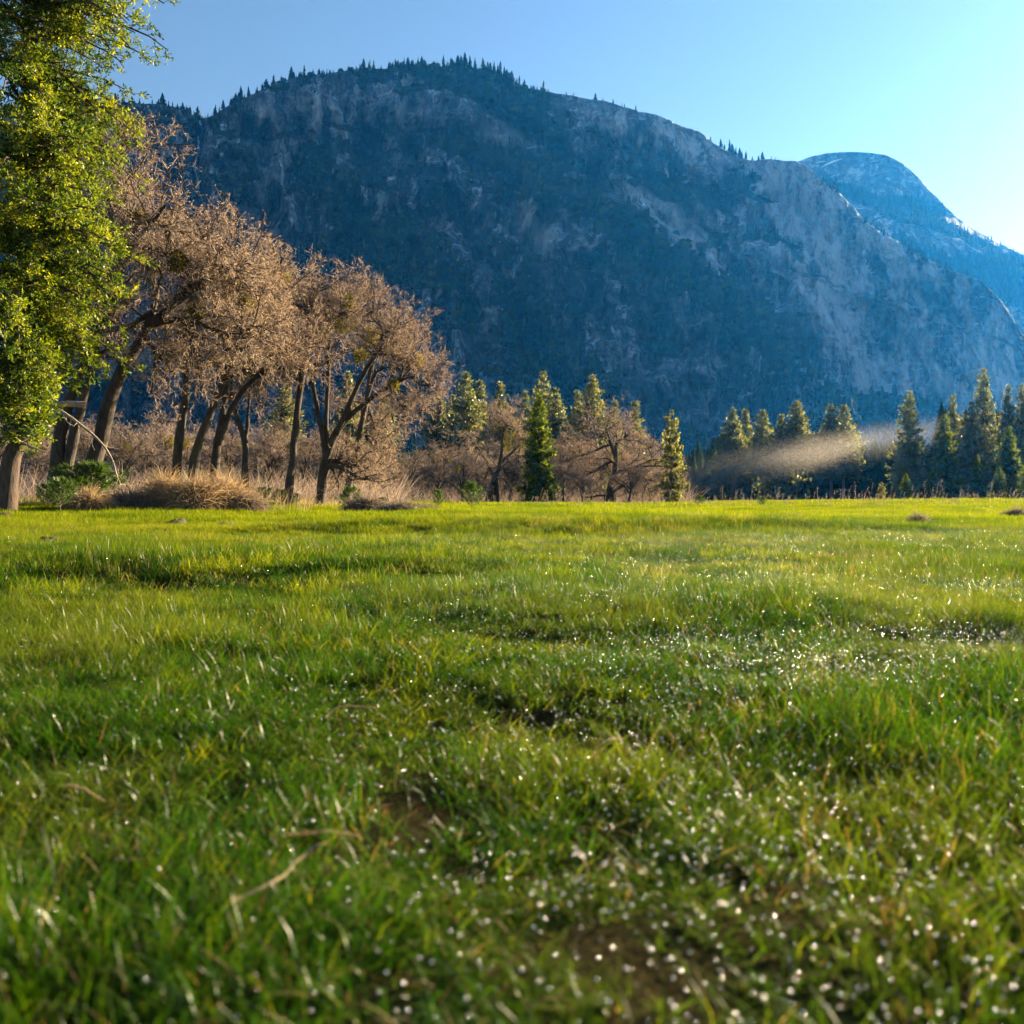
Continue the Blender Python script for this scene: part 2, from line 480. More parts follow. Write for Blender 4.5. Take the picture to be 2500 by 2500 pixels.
def main_depth(px, py, t):
    wx = px + 26 * fbm(px / 150, py / 150, 3, 3); wy = py + 26 * fbm(px / 150 + 50, py / 150, 3, 4)
    Yb = np.interp(px, [-500, 200, 900, 1500, 2100, 2600, 3200], [800, 860, 900, 860, 1080, 1150, 1150])
    Yr = np.interp(px, [-500, 200, 520, 900, 1300, 1900, 2050, 2300, 2600, 3200], [1150, 1260, 1340, 1480, 1500, 1480, 1400, 1300, 1230, 1200])
    tt = np.clip(t + 0.045 * fbm(wx / 260, wy / 180, 4, 9), 0, 1.05)
    n = 5.0
    s = tt + 0.75 * np.sin(2 * math.pi * n * tt + 2.2 * fbm(px / 420, py / 420, 2, 21)) / (2 * math.pi * n)
    s = 0.30 * sstep(0, 0.22, t) + 0.70 * s
    smooth = sstep(-40, 40, (px - 1900) * 0.75 + (py - 620) * -0.35)          # the bare cliff on the right
    D = Yb + (Yr - Yb) * np.where(smooth > 0, s * (1 - 0.5 * smooth) + t * 0.5 * smooth, s)
    A = (1 - 0.55 * smooth) * (1 - .75 * sstep(.88, .99, t))
    rid = 1 - 2 * np.abs(fbm(wx / 90, wy / 170, 4, 41))
    D = D + A * (-68 * (rid - 0.3) * sstep(0, 0.12, t))
    D = D + A * 32 * fbm(wx / 38, wy / 60, 4, 45) + 10.0 * (1 - .7 * sstep(.88, .99, t)) * (1 - np.abs(fbm(px / 13 + 0.08 * py / 13, py / 90, 3, 47)) * 2) + 5.5 * fbm(px / 7, py / 9, 3, 53)
    # slanting joints on the bare cliff
    D = D + smooth * 7 * fbm((px - 0.55 * py) / 15, (py + 0.5 * px) / 120, 3, 59)
    # gullies (recessed) and ribs
    D = D + 80 * np.exp(-(seg_dist(px, py, [(488, 250), (484, 360), (480, 430), (495, 500), (540, 620)]) / 13) ** 2)
    D = D + 80 * np.exp(-(seg_dist(px, py, [(1010, 380), (1110, 480), (1130, 540), (1190, 640), (1260, 740), (1330, 860), (1400, 980)]) / 22) ** 2)
    D = D + 55 * np.exp(-(seg_dist(px, py, [(1180, 250), (1300, 330), (1430, 420), (1520, 480)]) / 16) ** 2)
    D = D + 45 * np.exp(-(seg_dist(px, py, [(1560, 430), (1640, 460), (1720, 560), (1760, 600)]) / 14) ** 2)
    D = D + 45 * np.exp(-(seg_dist(px, py, [(760, 330), (700, 450), (640, 560)]) / 16) ** 2)
    # wooded spur that stands in front of the bare cliff
    edge = np.interp(px, [1200, 1380, 1500, 1552, 1604, 1671, 1717, 1790, 1831, 1893, 1940, 1992, 2043, 2085, 2140], [430, 440, 482, 498, 528, 580, 622, 664, 714, 767, 838, 906, 948, 968, 1240])
    e = (py - edge - 8 * fbm(px / 40, py / 40, 3, 61))
    sp = sstep(-4, 26, e) * sstep(1230, 1420, px)
    D = D - 140 * sp + 90 * sp * sstep(0, 300, e)
    e2 = py - np.interp(px, [1850, 1900, 2000, 2100, 2180, 2260, 2330, 2420], [1240, 1130, 1000, 962, 958, 985, 1020, 1240])
    D = D - 110 * sstep(-3, 30, e2) * sstep(1850, 1950, px)
    D = D + ledges(px, py)[0]
    # arches let into the cliff
    for cx, cy, rx, ry, dp in ((2165, 850, 75, 110, 26), (2150, 905, 45, 70, 20), (2110, 770, 60, 40, 16), (2230, 780, 120, 90, 8)):
        r = np.hypot((px - cx) / rx, np.minimum(py - cy, 0) / ry)
        D = D + dp * sstep(1.05, 0.92, r) * sstep(cy + 100, cy + 20, py)
    D = D + 12 * sstep(6, 0, np.abs(py - (640 + 0.35 * (px - 1900)) + 30 * fbm(px / 50, py / 50, 2, 77))) * smooth
    return D


def main_veg(px, py, t, D):
    slope = np.gradient(D, axis=0) / np.maximum(np.abs(np.gradient(py, axis=0)), 1e-6)   # metres back for each pixel up
    g = sstep(0.4, 2.2, slope)
    n1 = fbm(px / 70, py / 60, 4, 81); n2 = fbm(px / 18, py / 18, 3, 87)
    v = -0.26 + 0.30 * g + 0.85 * n1 + 0.6 * n2
    P = ((870, 520, 150, 110, 20, .5), (700, 660, 190, 60, 0, .5), (1000, 640, 170, 60, 20, .5), (1230, 370, 190, 36, 22, .7), (1150, 200, 200, 34, 10, .7), (1270, 250, 90, 45, 30, .55), (600, 390, 60, 120, 20, .35), (420, 420, 90, 90, 0, .45), (900, 360, 120, 50, 0, .3),
         (1520, 560, 150, 60, 32, .55), (1700, 680, 120, 40, 35, .5), (1800, 830, 140, 70, 40, .3), (1270, 800, 80, 130, 0, .7), (1400, 900, 140, 90, 10, .5), (1100, 860, 120, 120, 0, .35), (1600, 1080, 500, 60, 0, .4), (2150, 1010, 130, 60, 0, 1.0), (900, 800, 250, 100, 0, .2),
         (1860, 450, 110, 40, 30, .35), (1660, 480, 60, 60, 0, .25), (640, 240, 120, 30, -20, .4), (380, 290, 120, 30, 0, .5), (1150, 720, 60, 120, -20, .3))
    for cx, cy, rx, ry, ro, a in P:
        v = v + a * blob(px, py, cx, cy, rx, ry, ro)
    N = ((650, 280, 60, 50, 0, .6), (810, 270, 70, 50, 0, .5), (1000, 275, 110, 34, 0, .4), (1560, 310, 140, 55, 20, .75), (1700, 390, 70, 60, 0, .5), (1290, 520, 26, 60, 10, .6), (1330, 590, 30, 40, 0, .5), (1220, 700, 40, 80, 0, .4), (640, 500, 30, 110, 20, .5), (1190, 320, 90, 24, 0, .4), (1060, 790, 60, 80, 0, .4), (700, 560, 60, 40, 0, .3), (1650, 560, 60, 45, 30, .5), (1500, 760, 140, 70, 0, .45), (1620, 930, 150, 110, 0, .45))
    for cx, cy, rx, ry, ro, a in N:
        v = v - a * blob(px, py, cx, cy, rx, ry, ro)
    for pl, w_, a in (([(1300, 450), (1420, 480), (1520, 540), (1620, 600), (1730, 690), (1830, 780)], 48, 1.0), ([(1830, 760), (1900, 850), (1970, 930), (2050, 1000)], 34, .8), ([(1170, 205), (1250, 250), (1340, 325)], 30, .9),
                      ([(1230, 640), (1265, 760), (1330, 880), (1430, 960)], 52, 1.1), ([(800, 430), (900, 560), (1010, 650)], 62, .8), ([(560, 620), (700, 680), (850, 700)], 48, .8), ([(1060, 340), (1180, 380), (1330, 420)], 24, .9),
                      ([(1540, 425), (1640, 462), (1740, 480)], 26, .9), ([(1760, 470), (1880, 430), (1960, 455)], 26, .6), ([(600, 400), (560, 520), (620, 600)], 40, .5), ([(1000, 420), (1100, 500), (1180, 620)], 30, .7), ([(420, 300), (400, 420), (440, 520)], 50, .6)):
        v = v + a * np.exp(-(seg_dist(px, py, pl) / w_) ** 2) * (1 + .5 * n2)
    for pl, w_, a in (([(1380, 250), (1500, 285), (1620, 325), (1720, 400)], 32, 1.3), ([(1480, 470), (1590, 490), (1690, 560)], 16, 1.2), ([(1240, 330), (1330, 345), (1440, 385)], 18, .8), ([(1120, 560), (1190, 690), (1200, 800)], 34, .9), ([(1450, 700), (1600, 830), (1750, 930)], 70, .7), ([(640, 260), (620, 330), (680, 440)], 32, .8), ([(800, 250), (960, 280)], 34, .6), ([(680, 520), (640, 580)], 30, .6)):
        v = v - a * np.exp(-(seg_dist(px, py, pl) / w_) ** 2)
    v = v + .8 * np.exp(-(py - interp(SKY_MAIN, px)) / 22) * sstep(560, 700, px) * sstep(1400, 1300, px)
    smooth = sstep(-10, 60, (px - 1900) * 0.75 + (py - 620) * -0.35) * sstep(1000, 960, py)
    spur = sstep(-4, 20, py - np.interp(px, [1900, 1940, 1992, 2043, 2085, 2140], [775, 838, 906, 948, 968, 1000]))
    v = v * (1 - 0.9 * smooth * (1 - spur * (px < 2140)))
    e2 = py - np.interp(px, [1850, 1900, 2000, 2100, 2180, 2260, 2330, 2420], [1240, 1130, 1000, 962, 958, 985, 1020, 1240])
    v = v + 1.2 * sstep(-3, 12, e2) * sstep(1900, 1990, px)
    v = v + 0.5 * sstep(1040, 1100, py) - 0.6 * np.exp(-(seg_dist(px, py, [(488, 250), (484, 360), (480, 430), (495, 500)]) / 10) ** 2)
    v = v + 0.75 * ledges(px, py)[1] * (1 - .75 * smooth)
    return sstep(0.20, 0.40, v)


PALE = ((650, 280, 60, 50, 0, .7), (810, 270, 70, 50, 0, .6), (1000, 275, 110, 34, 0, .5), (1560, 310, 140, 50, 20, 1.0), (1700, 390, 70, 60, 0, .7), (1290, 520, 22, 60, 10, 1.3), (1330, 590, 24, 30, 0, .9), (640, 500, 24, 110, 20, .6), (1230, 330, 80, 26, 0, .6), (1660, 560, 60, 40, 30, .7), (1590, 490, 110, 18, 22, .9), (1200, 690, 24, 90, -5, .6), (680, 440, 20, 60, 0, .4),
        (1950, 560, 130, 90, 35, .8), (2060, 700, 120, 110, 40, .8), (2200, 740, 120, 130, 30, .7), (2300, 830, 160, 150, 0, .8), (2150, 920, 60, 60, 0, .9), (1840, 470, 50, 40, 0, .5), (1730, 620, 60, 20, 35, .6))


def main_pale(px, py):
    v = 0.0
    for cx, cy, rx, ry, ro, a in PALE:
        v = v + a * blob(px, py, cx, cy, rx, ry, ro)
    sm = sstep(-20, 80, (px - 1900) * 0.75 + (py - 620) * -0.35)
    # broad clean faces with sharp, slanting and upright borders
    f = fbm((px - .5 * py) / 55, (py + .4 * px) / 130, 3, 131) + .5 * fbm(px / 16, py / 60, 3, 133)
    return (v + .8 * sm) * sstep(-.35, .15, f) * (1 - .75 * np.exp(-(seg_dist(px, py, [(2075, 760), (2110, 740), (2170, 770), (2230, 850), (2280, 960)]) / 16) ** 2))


def rock_material(name, light, dark, tan, streak):
    m, nt, out = mat_new(name)
    geo = nd(nt, 'NewGeometry').outputs['Position']
    a = noise(nt, 0.012, 6, 0.6, geo)
    st = noise(nt, 0.05, 5, 0.6, geo, (1, 0.6, 0.09))
    fine = noise(nt, 0.16, 6, 0.7, geo)
    bed = noise(nt, 0.06, 5, 0.65, geo, (0.35, 0.35, 2.2))
    c = ramp(nt, a, [(0.35, dark), (0.62, light)])
    c = mixcol(nt, mth(nt, 'MULTIPLY', ramp(nt, st, [(0.46, (0, 0, 0)), (0.60, (1, 1, 1))]), streak), c, tuple(x * 0.40 for x in dark))
    tn = nd(nt, 'Attribute', attribute_name='tone')
    c = mixcol(nt, mth(nt, 'MULTIPLY', ramp(nt, tn.outputs['Fac'], [(0.60, (0, 0, 0)), (0.80, (1, 1, 1))]), 0.7), c, tan)
    c = mixcol(nt, ramp(nt, fine, [(0.42, (0.8, 0.8, 0.8)), (0.53, (0, 0, 0))]), c, tuple(x * 0.45 for x in dark))
    c = mixcol(nt, ramp(nt, bed, [(0.57, (0, 0, 0)), (0.63, (0.75, 0.75, 0.75))]), c, tuple(min(1, x * 1.35) for x in light))
    vo = nd(nt, 'TexVoronoi', feature='DISTANCE_TO_EDGE'); vo.inputs['Scale'].default_value = 0.035
    mp = nd(nt, 'Mapping'); mp.inputs['Scale'].default_value = (1, 1, 0.3); mp.inputs['Rotation'].default_value = (0, 0.25, 0)
    wn_ = nd(nt, 'TexNoise'); wn_.inputs['Scale'].default_value = 0.03; nt.links.new(geo, wn_.inputs['Vector'])
    wa = nd(nt, 'VectorMath', operation='MULTIPLY_ADD'); nt.links.new(wn_.outputs['Color'], wa.inputs[0]); wa.inputs[1].default_value = (40, 40, 40); nt.links.new(geo, wa.inputs[2])
    nt.links.new(wa.outputs[0], mp.inputs[0]); nt.links.new(mp.outputs[0], vo.inputs['Vector'])
    vc = nd(nt, 'TexVoronoi'); vc.inputs['Scale'].default_value = 0.035; nt.links.new(mp.outputs[0], vc.inputs['Vector'])
    vc2 = nd(nt, 'TexVoronoi'); vc2.inputs['Scale'].default_value = 0.09; nt.links.new(mp.outputs[0], vc2.inputs['Vector'])
    sl = ramp(nt, vc.outputs['Color'], [(0.3, (0.40, 0.40, 0.40)), (0.7, (1.3, 1.3, 1.3))]); sl2 = ramp(nt, vc2.outputs['Color'], [(0.3, (0.50, 0.50, 0.50)), (0.7, (1.25, 1.25, 1.25))])
    c = mixcol(nt, 1.0, mixcol(nt, 1.0, c, sl, 'MULTIPLY'), sl2, 'MULTIPLY')
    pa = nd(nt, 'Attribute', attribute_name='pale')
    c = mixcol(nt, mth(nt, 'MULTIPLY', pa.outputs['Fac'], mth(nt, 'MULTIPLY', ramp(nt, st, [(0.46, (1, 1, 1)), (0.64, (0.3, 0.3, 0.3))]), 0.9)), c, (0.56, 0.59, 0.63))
    crack = ramp(nt, vo.outputs['Distance'], [(0.0, (1, 1, 1)), (0.07, (0, 0, 0))])
    c = mixcol(nt, mth(nt, 'MULTIPLY', crack, mth(nt, 'SUBTRACT', 0.85, mth(nt, 'MULTIPLY', pa.outputs['Fac'], 0.45))), c, tuple(x * 0.35 for x in dark))
    vg = nd(nt, 'Attribute', attribute_name='veg')
    vf = mth(nt, 'ADD', vg.outputs['Fac'], mth(nt, 'MULTIPLY', mth(nt, 'SUBTRACT', fine, 0.5), 1.6))
    vf = ramp(nt, vf, [(0.46, (0, 0, 0)), (0.56, (1, 1, 1))])
    c = mixcol(nt, mth(nt, 'MULTIPLY', vf, 0.92), c, (0.012, 0.020, 0.012))
    b = nd(nt, 'BsdfPrincipled'); b.inputs['Roughness'].default_value = 0.92; b.inputs['Specular IOR Level'].default_value = 0.2
    nt.links.new(c, b.inputs['Base Color'])
    hs = mth(nt, 'ADD', mth(nt, 'ADD', mth(nt, 'MULTIPLY', fine, 9.0), mth(nt, 'MULTIPLY', st, 16.0)), mth(nt, 'ADD', mth(nt, 'MULTIPLY', bed, 8.0), mth(nt, 'MULTIPLY', crack, -4.0)))
    bu = nd(nt, 'Bump'); bu.inputs['Strength'].default_value = 0.9; bu.inputs['Distance'].default_value = 1.0
    nt.links.new(hs, bu.inputs['Height']); nt.links.new(bu.outputs[0], b.inputs['Normal'])
    nt.links.new(b.outputs[0], out.inputs[0])
    return m


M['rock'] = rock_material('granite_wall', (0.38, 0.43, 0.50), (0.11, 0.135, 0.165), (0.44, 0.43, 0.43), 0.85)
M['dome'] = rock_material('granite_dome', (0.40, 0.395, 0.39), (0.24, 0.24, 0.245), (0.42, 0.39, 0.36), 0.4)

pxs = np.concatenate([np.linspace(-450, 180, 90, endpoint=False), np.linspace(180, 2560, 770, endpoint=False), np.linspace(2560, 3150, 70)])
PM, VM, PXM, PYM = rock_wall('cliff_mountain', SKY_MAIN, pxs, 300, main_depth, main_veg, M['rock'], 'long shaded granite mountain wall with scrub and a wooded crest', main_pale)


def dome_depth(px, py, t):
    D = np.interp(px, [1400, 2000, 2300, 2600, 3300], [2000, 1950, 1780, 1640, 1550]) + 520 * (0.35 * t + 0.65 * t * t)
    D = D + 18 * fbm(px / 60, py / 90, 4, 101) + 6 * fbm(px / 12, py / 60, 3, 103)
    # bench under the bald summit
    e = py - np.interp(px, [1900, 2010, 2060, 2110, 2200, 2290, 2340, 2500], [420, 450, 470, 480, 500, 520, 545, 640])
    D = D - 230 * sstep(-10, 45, e)
    return D


def dome_veg(px, py, t, D):
    v = 0.0 + 0.35 * fbm(px / 25, py / 14, 3, 111)
    v = v + 1.0 * np.exp(-(seg_dist(px, py, [(2020, 450), (2090, 480), (2160, 505), (2230, 500), (2290, 525)]) / 22) ** 2)
    v = v + 0.9 * np.exp(-(seg_dist(px, py, [(2180, 520), (2260, 545), (2330, 565), (2400, 600), (2500, 650), (2600, 700)]) / 20) ** 2)
    v = v + 1.1 * np.exp(-(seg_dist(px, py, [(2200, 600), (2280, 640), (2380, 655), (2500, 690), (2600, 730)]) / 26) ** 2)
    v = v + 0.9 * np.exp(-(seg_dist(px, py, [(2420, 720), (2480, 720), (2600, 760)]) / 40) ** 2)
    return sstep(0.42, 0.72, v)


PD, VD, PXD, PYD = rock_wall('dome_mountain', SKY_DOME, np.linspace(1500, 2800, 340), 170, dome_depth, dome_veg, M['dome'], 'rounded bald granite dome rising behind the cliff')

# scrub and trees that cover the slopes: far too many to count
def scatter(P, V, PXg, PYg, n, seed, lim, power=1.5):
    rg = np.random.default_rng(seed)
    w = (V ** power) * (PXg > lim[0]) * (PXg < lim[1]) * (PYg < 1150) * np.linspace(1.0, 1.0, V.shape[0])[:, None]
    # even in area: weight by local cell size
    w = w.ravel() / w.sum()
    i = rg.choice(len(w), size=n, replace=False, p=w)
    return P.reshape(-1, 3)[i], rg


def bush_cloud(pts, rg, hmin, hmax, conif):
    g = Geo()
    n = len(pts)
    k = rg.random(n) < conif
    # rounded shrubs: jittered octahedra with two rings
    p = pts[~k]; nb = len(p)
    h = hmin + (hmax - hmin) * rg.random(nb) ** 2
    ang = np.arange(6) / 6 * 2 * math.pi
    rings = []
    for zz, rr in ((-0.3, 0.75), (0.25, 0.95), (0.65, 0.6)):
        j = 0.65 + 0.7 * rg.random((nb, 6))
        rings.append(np.stack([np.cos(ang) * rr * j, np.sin(ang) * rr * j, np.full((nb, 6), zz) + 0.15 * rg.normal(size=(nb, 6))], -1))
    top = np.zeros((nb, 1, 3)); top[:, 0, 2] = 0.95; top[:, 0, :2] = 0.2 * rg.normal(size=(nb, 2))
    v = np.concatenate(rings + [top], 1) * (h * 0.62)[:, None, None] + p[:, None, :]
    q = []
    for r in range(2):
        for a in range(6):
            q.append([r * 6 + a, r * 6 + (a + 1) % 6, r * 6 + 6 + (a + 1) % 6, r * 6 + 6 + a])
    t = [[12 + a, 12 + (a + 1) % 6, 18] for a in range(6)]
    off = (np.arange(nb) * 19)[:, None, None]
    rv = np.repeat(rg.random(nb), 19)
    g.add(v.reshape(-1, 3), (np.array(q)[None] + off).reshape(-1, 4), rv)
    g.f.append((np.array(t)[None] + off).reshape(-1, 3))
    # small conifers: three ragged skirts
    p = pts[k]; nc = len(p)
    if nc:
        h = hmax * (0.8 + 1.2 * rg.random(nc))
        vs = []; fs = []
        for s in range(4):
            z0 = 0.08 + 0.21 * s; z1 = z0 + 0.38; rr = 0.17 * (1 - s * 0.21)
            a = ang[None, :] + rg.random((nc, 1)) * 6
            j = 0.6 + 0.8 * rg.random((nc, 6))
            ring = np.stack([np.cos(a) * rr * j, np.sin(a) * rr * j, z0 + 0.06 * rg.normal(size=(nc, 6))], -1)
            tp = np.zeros((nc, 1, 3)); tp[:, 0, 2] = min(z1, 1.0)
            vs.append(np.concatenate([ring, tp], 1))
            fs += [[s * 7 + b_, s * 7 + (b_ + 1) % 6, s * 7 + 6] for b_ in range(6)]
        v = np.concatenate(vs, 1) * h[:, None, None] + p[:, None, :]
        off = (np.arange(nc) * 28)[:, None, None]
        g.add(v.reshape(-1, 3), (np.array(fs)[None] + off).reshape(-1, 3), np.repeat(rg.random(nc), 28))
    return g


pts, rg = scatter(PM, VM, PXM, PYM, 10000, 5, (170, 2550), 2.0)
g = bush_cloud(pts, rg, 2.5, 12.0, 0.14)
link('mountain_scrub', g.mesh('mountain_scrub', M['scrub'], False), label='dark scrub and small conifers clinging to the mountain wall', cat='scrub', kind='stuff')
pts, rg = scatter(PD, VD, PXD, PYD, 3200, 6, (1900, 2700), 2.0)
g = bush_cloud(pts, rg, 4, 11, 0.75)
link('dome_woodland', g.mesh('dome_woodland', M['scrub'], False), label='bands of conifers on the benches below the granite dome', cat='woodland', kind='stuff')

# waterfall in the notch
wp = [(487, 292), (489, 312), (484, 335), (485, 362), (478, 390), (476, 410), (482, 440), (484, 462), (492, 485), (498, 508)]
def wall_point(px, py):
    j = int(np.argmin(np.abs(PXM[0] - px))); i = int(np.argmin(np.abs(PYM[:, j] - py)))
    return PM[i, j]
c_ = resample(np.array([(a, b_) for a, b_ in wp], float).tolist(), 60)
wv = []; wf = []
wr = np.random.default_rng(3)
for k, (a, b_) in enumerate(c_):
    p = wall_point(a, b_); Dp = p[1] - 9
    w = (0.6 + 1.0 * wr.random()) * (1.2 if k % 7 else 0.5)
    q0 = at(a + 1.5 * wr.normal() * 0.4, b_, Dp)
    wv += [q0 + np.array([-w, 0, 0]), q0 + np.array([0, -1.0, 0]), q0 + np.array([w, 0, 0])]
    if k:
        s = 3 * k
        wf += [[s - 3, s - 2, s + 1, s], [s - 2, s - 1, s + 2, s + 1]]
M['foam'] = flat_mat('falling_water', (0.75, 0.8, 0.85), 0.5, var=0.15, scale=0.4)
link('waterfall', mesh('waterfall', np.array(wv), [np.array(wf)], mats=[M['foam']]), label='thin white waterfall dropping down the dark notch in the mountain wall', cat='waterfall', kind='structure')

# snow left on the dome
M['snow'] = flat_mat('old_snow', (0.82, 0.84, 0.87), 0.7, var=0.05, scale=0.1)
def dome_point(px, py):
    j = int(np.argmin(np.abs(PXD[0] - px))); i = int(np.argmin(np.abs(PYD[:, j] - py)))
    return PD[i, j]
for pts_, wd, lab in (([(2004, 409), (2018, 402), (2035, 395), (2056, 388)], 3.0, 'long slanting snow streak near the top of the granite dome'), ([(1990, 398), (2003, 396), (2016, 395)], 1.6, 'short level snow streak on the shoulder of the granite dome')):
    cc = resample(pts_, 16); vv = []; ff = []
    for k, (a, b_) in enumerate(cc):
        p = dome_point(a, b_); w = wd * math.sin(math.pi * (k + 0.6) / 16.5) * (0.7 + 0.6 * wr.random())
        for dz, dy in ((-w, -2.5), (0, -4.5), (w, -2.5)):
            vv.append(at(a, b_, p[1] - 6) + np.array([0, dy, dz]))
        if k:
            s = 3 * k; ff += [[s - 3, s - 2, s + 1, s], [s - 2, s - 1, s + 2, s + 1]]
    link('snow_patch', mesh('snow_patch', np.array(vv), [np.array(ff)], mats=[M['snow']]), label=lab, cat='snow', group='snow on the dome')

# ------------------------------------------------------------------ conifers
def conifer_crown(h, rad, seed, nwh, tufts, tl, tw, base=0.12, droop=0.25, gap=0.12, shape=0.9, open_=0.0):
    """branches in whorls; every branch carries needle tufts made of small blades"""
    rg = np.random.default_rng(seed)
    g = Geo(); wood = []
    S = []; Dv = []; Rv = []
    for w in range(nwh):
        f = (w + rg.random() * 0.8) / nwh
        z = h * (base + (1 - base) * f)
        prof = (1 - f) ** shape * (0.55 + 0.45 * min(1, f / 0.18 + 0.3)) * (0.78 + 0.44 * rg.random())
        nb = int(4 + 4 * (1 - f) + rg.integers(0, 3))
        a0 = rg.random() * 6.28
        for b_ in range(nb):
            if rg.random() < gap: continue
            a = a0 + b_ / nb * 6.28 + rg.normal() * 0.25
            L = max(0.15, rad * prof * (0.6 + 0.65 * rg.random())) + 0.006 * h
            up = 0.35 * f - droop * (1 - f) + 0.1 * rg.normal()
            d = np.array([math.cos(a), math.sin(a), up])
            s = np.array([0, 0, z])
            K = 4
            pl = np.array([s + d * L * k / (K - 1) + np.array([0, 0, 0.10 * L * (k / (K - 1)) ** 2]) for k in range(K)])
            wood.append((pl, 0.006 * h * (1 - f) * (L / rad) + 0.012))
            nt_ = max(2, int(tufts * (L / rad) ** 0.8))
            for k in range(nt_):
                u = 0.22 + 0.80 * (k + rg.random()) / nt_
                c = s + d * L * u + np.array([0, 0, 0.10 * L * u * u]) + rg.normal(size=3) * np.array([1, 1, 0.55]) * L * 0.13 * (1.1 - 0.5 * u)
                S.append(c); Dv.append(nrm(d + rg.normal(size=3) * 0.5)); Rv.append(np.clip(0.10 + 0.65 * u + 0.3 * rg.normal(), 0, 1))  # tip tufts paler, inner ones darker: backlit look put into the needle colour
    S = np.array(S); Dv = np.array(Dv); Rv = np.array(Rv)
    nB = 7
    n = len(S)
    dirs = nrm(Dv[:, None, :] * 0.9 + rg.normal(size=(n, nB, 3)) * 0.75 + np.array([0, 0, 0.25]))
    sz_ = np.clip(1.15 - .5 * (S[:, 2] / h) ** 2, .62, 1)[:, None, None]
    ln = tl * sz_ * (0.6 + 0.8 * rg.random((n, nB, 1)))
    sd = nrm(np.cross(dirs, rg.normal(size=(n, nB, 3))))
    c = S[:, None, :] + rg.normal(size=(n, nB, 3)) * tl * 0.22
    wv_ = tw * sz_ * (0.7 + 0.6 * rg.random((n, nB, 1)))
    v = np.stack([c - sd * wv_ * 0.4, c + dirs * ln * 0.55 - sd * wv_, c + dirs * ln, c + dirs * ln * 0.5 + sd * wv_], 2)
    idx = np.arange(n * nB * 4).reshape(-1, 4)
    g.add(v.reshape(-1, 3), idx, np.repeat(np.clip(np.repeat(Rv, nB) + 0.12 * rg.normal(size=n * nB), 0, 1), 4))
    tg = Geo()
    tp = np.array([[[0, 0, -0.5], [0.01 * h, 0, h * 0.3], [-0.004 * h, 0.005 * h, h * 0.65], [0, 0, h * 0.97]]])
    tv, tf = tubes(tp, np.array([[0.016 * h, 0.012 * h, 0.007 * h, 0.002 * h]]), 8); tg.add(tv, tf)
    P_ = np.array([w_[0] for w_ in wood]); R__ = np.array([[w_[1], w_[1] * .8, w_[1] * .55, w_[1] * .25] for w_ in wood])
    tv, tf = tubes(P_, R__, 3); tg.add(tv, tf)
    return g, tg


CON = {}
def conifer_kind(key, mat, bark, **kw):
    g, tg = conifer_crown(**kw)
    CON[key] = (g.mesh('crown_' + key, mat, False), tg.mesh('trunk_' + key, bark), kw['h'])

for i in range(4):
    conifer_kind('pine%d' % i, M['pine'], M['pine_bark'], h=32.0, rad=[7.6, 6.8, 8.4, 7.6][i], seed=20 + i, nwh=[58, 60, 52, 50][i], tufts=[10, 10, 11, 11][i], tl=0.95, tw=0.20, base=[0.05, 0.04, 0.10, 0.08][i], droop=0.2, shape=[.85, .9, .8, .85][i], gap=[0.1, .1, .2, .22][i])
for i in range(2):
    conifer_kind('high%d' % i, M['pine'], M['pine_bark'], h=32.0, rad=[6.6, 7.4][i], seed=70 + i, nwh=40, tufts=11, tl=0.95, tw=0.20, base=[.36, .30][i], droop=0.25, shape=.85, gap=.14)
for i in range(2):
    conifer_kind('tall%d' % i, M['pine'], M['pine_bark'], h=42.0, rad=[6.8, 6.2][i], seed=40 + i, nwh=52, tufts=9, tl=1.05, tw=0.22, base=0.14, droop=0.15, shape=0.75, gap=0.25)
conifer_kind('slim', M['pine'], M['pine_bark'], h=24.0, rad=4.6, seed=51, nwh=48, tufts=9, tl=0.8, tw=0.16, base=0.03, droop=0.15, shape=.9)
M['cedar2'] = leaf_mat('far_cedar_sprays', [(0, (0.010, 0.028, 0.007)), (.55, (0.06, 0.095, 0.014)), (1, (0.19, 0.21, 0.03))], .5, (1.3, 1.25, .5))
conifer_kind('cedar', M['cedar2'], M['cedar_bark'], h=16.0, rad=3.0, seed=55, nwh=44, tufts=12, tl=0.45, tw=0.10, base=0.03, droop=0.45, shape=0.7, gap=0.08)
M['pale'] = leaf_mat('pale_needles', [(0, (0.05, 0.06, 0.02)), (.6, (0.16, 0.17, 0.06)), (1, (0.28, 0.27, 0.11))], .5, (1.3, 1.2, .6))
conifer_kind('sparse', M['pale'], M['pine_bark'], h=15.0, rad=3.1, seed=57, nwh=22, tufts=9, tl=0.5, tw=0.17, base=0.02, droop=0.05, shape=0.45, gap=0.28)


def place_tree(name, key, px, top, Y, label, group, cat='conifer tree', sx=1.0, rz=None):
    cm, tm, h = CON[key]
    x = (px - 1250) / F * Y
    z0 = float(ground(x, Y)) - 0.1
    H = CZ + (PY - top) / F * Y - z0
    e = link(name, None, loc=(x, Y, z0), label=label, cat=cat, group=group)
    s = H / h
    e.scale = (s * sx, s * sx, s)
    e.rotation_euler = (0, 0, rz if rz is not None else float(rng.random() * 6.28))
    link('trunk', tm, e); link('crown', cm, e)
    return e


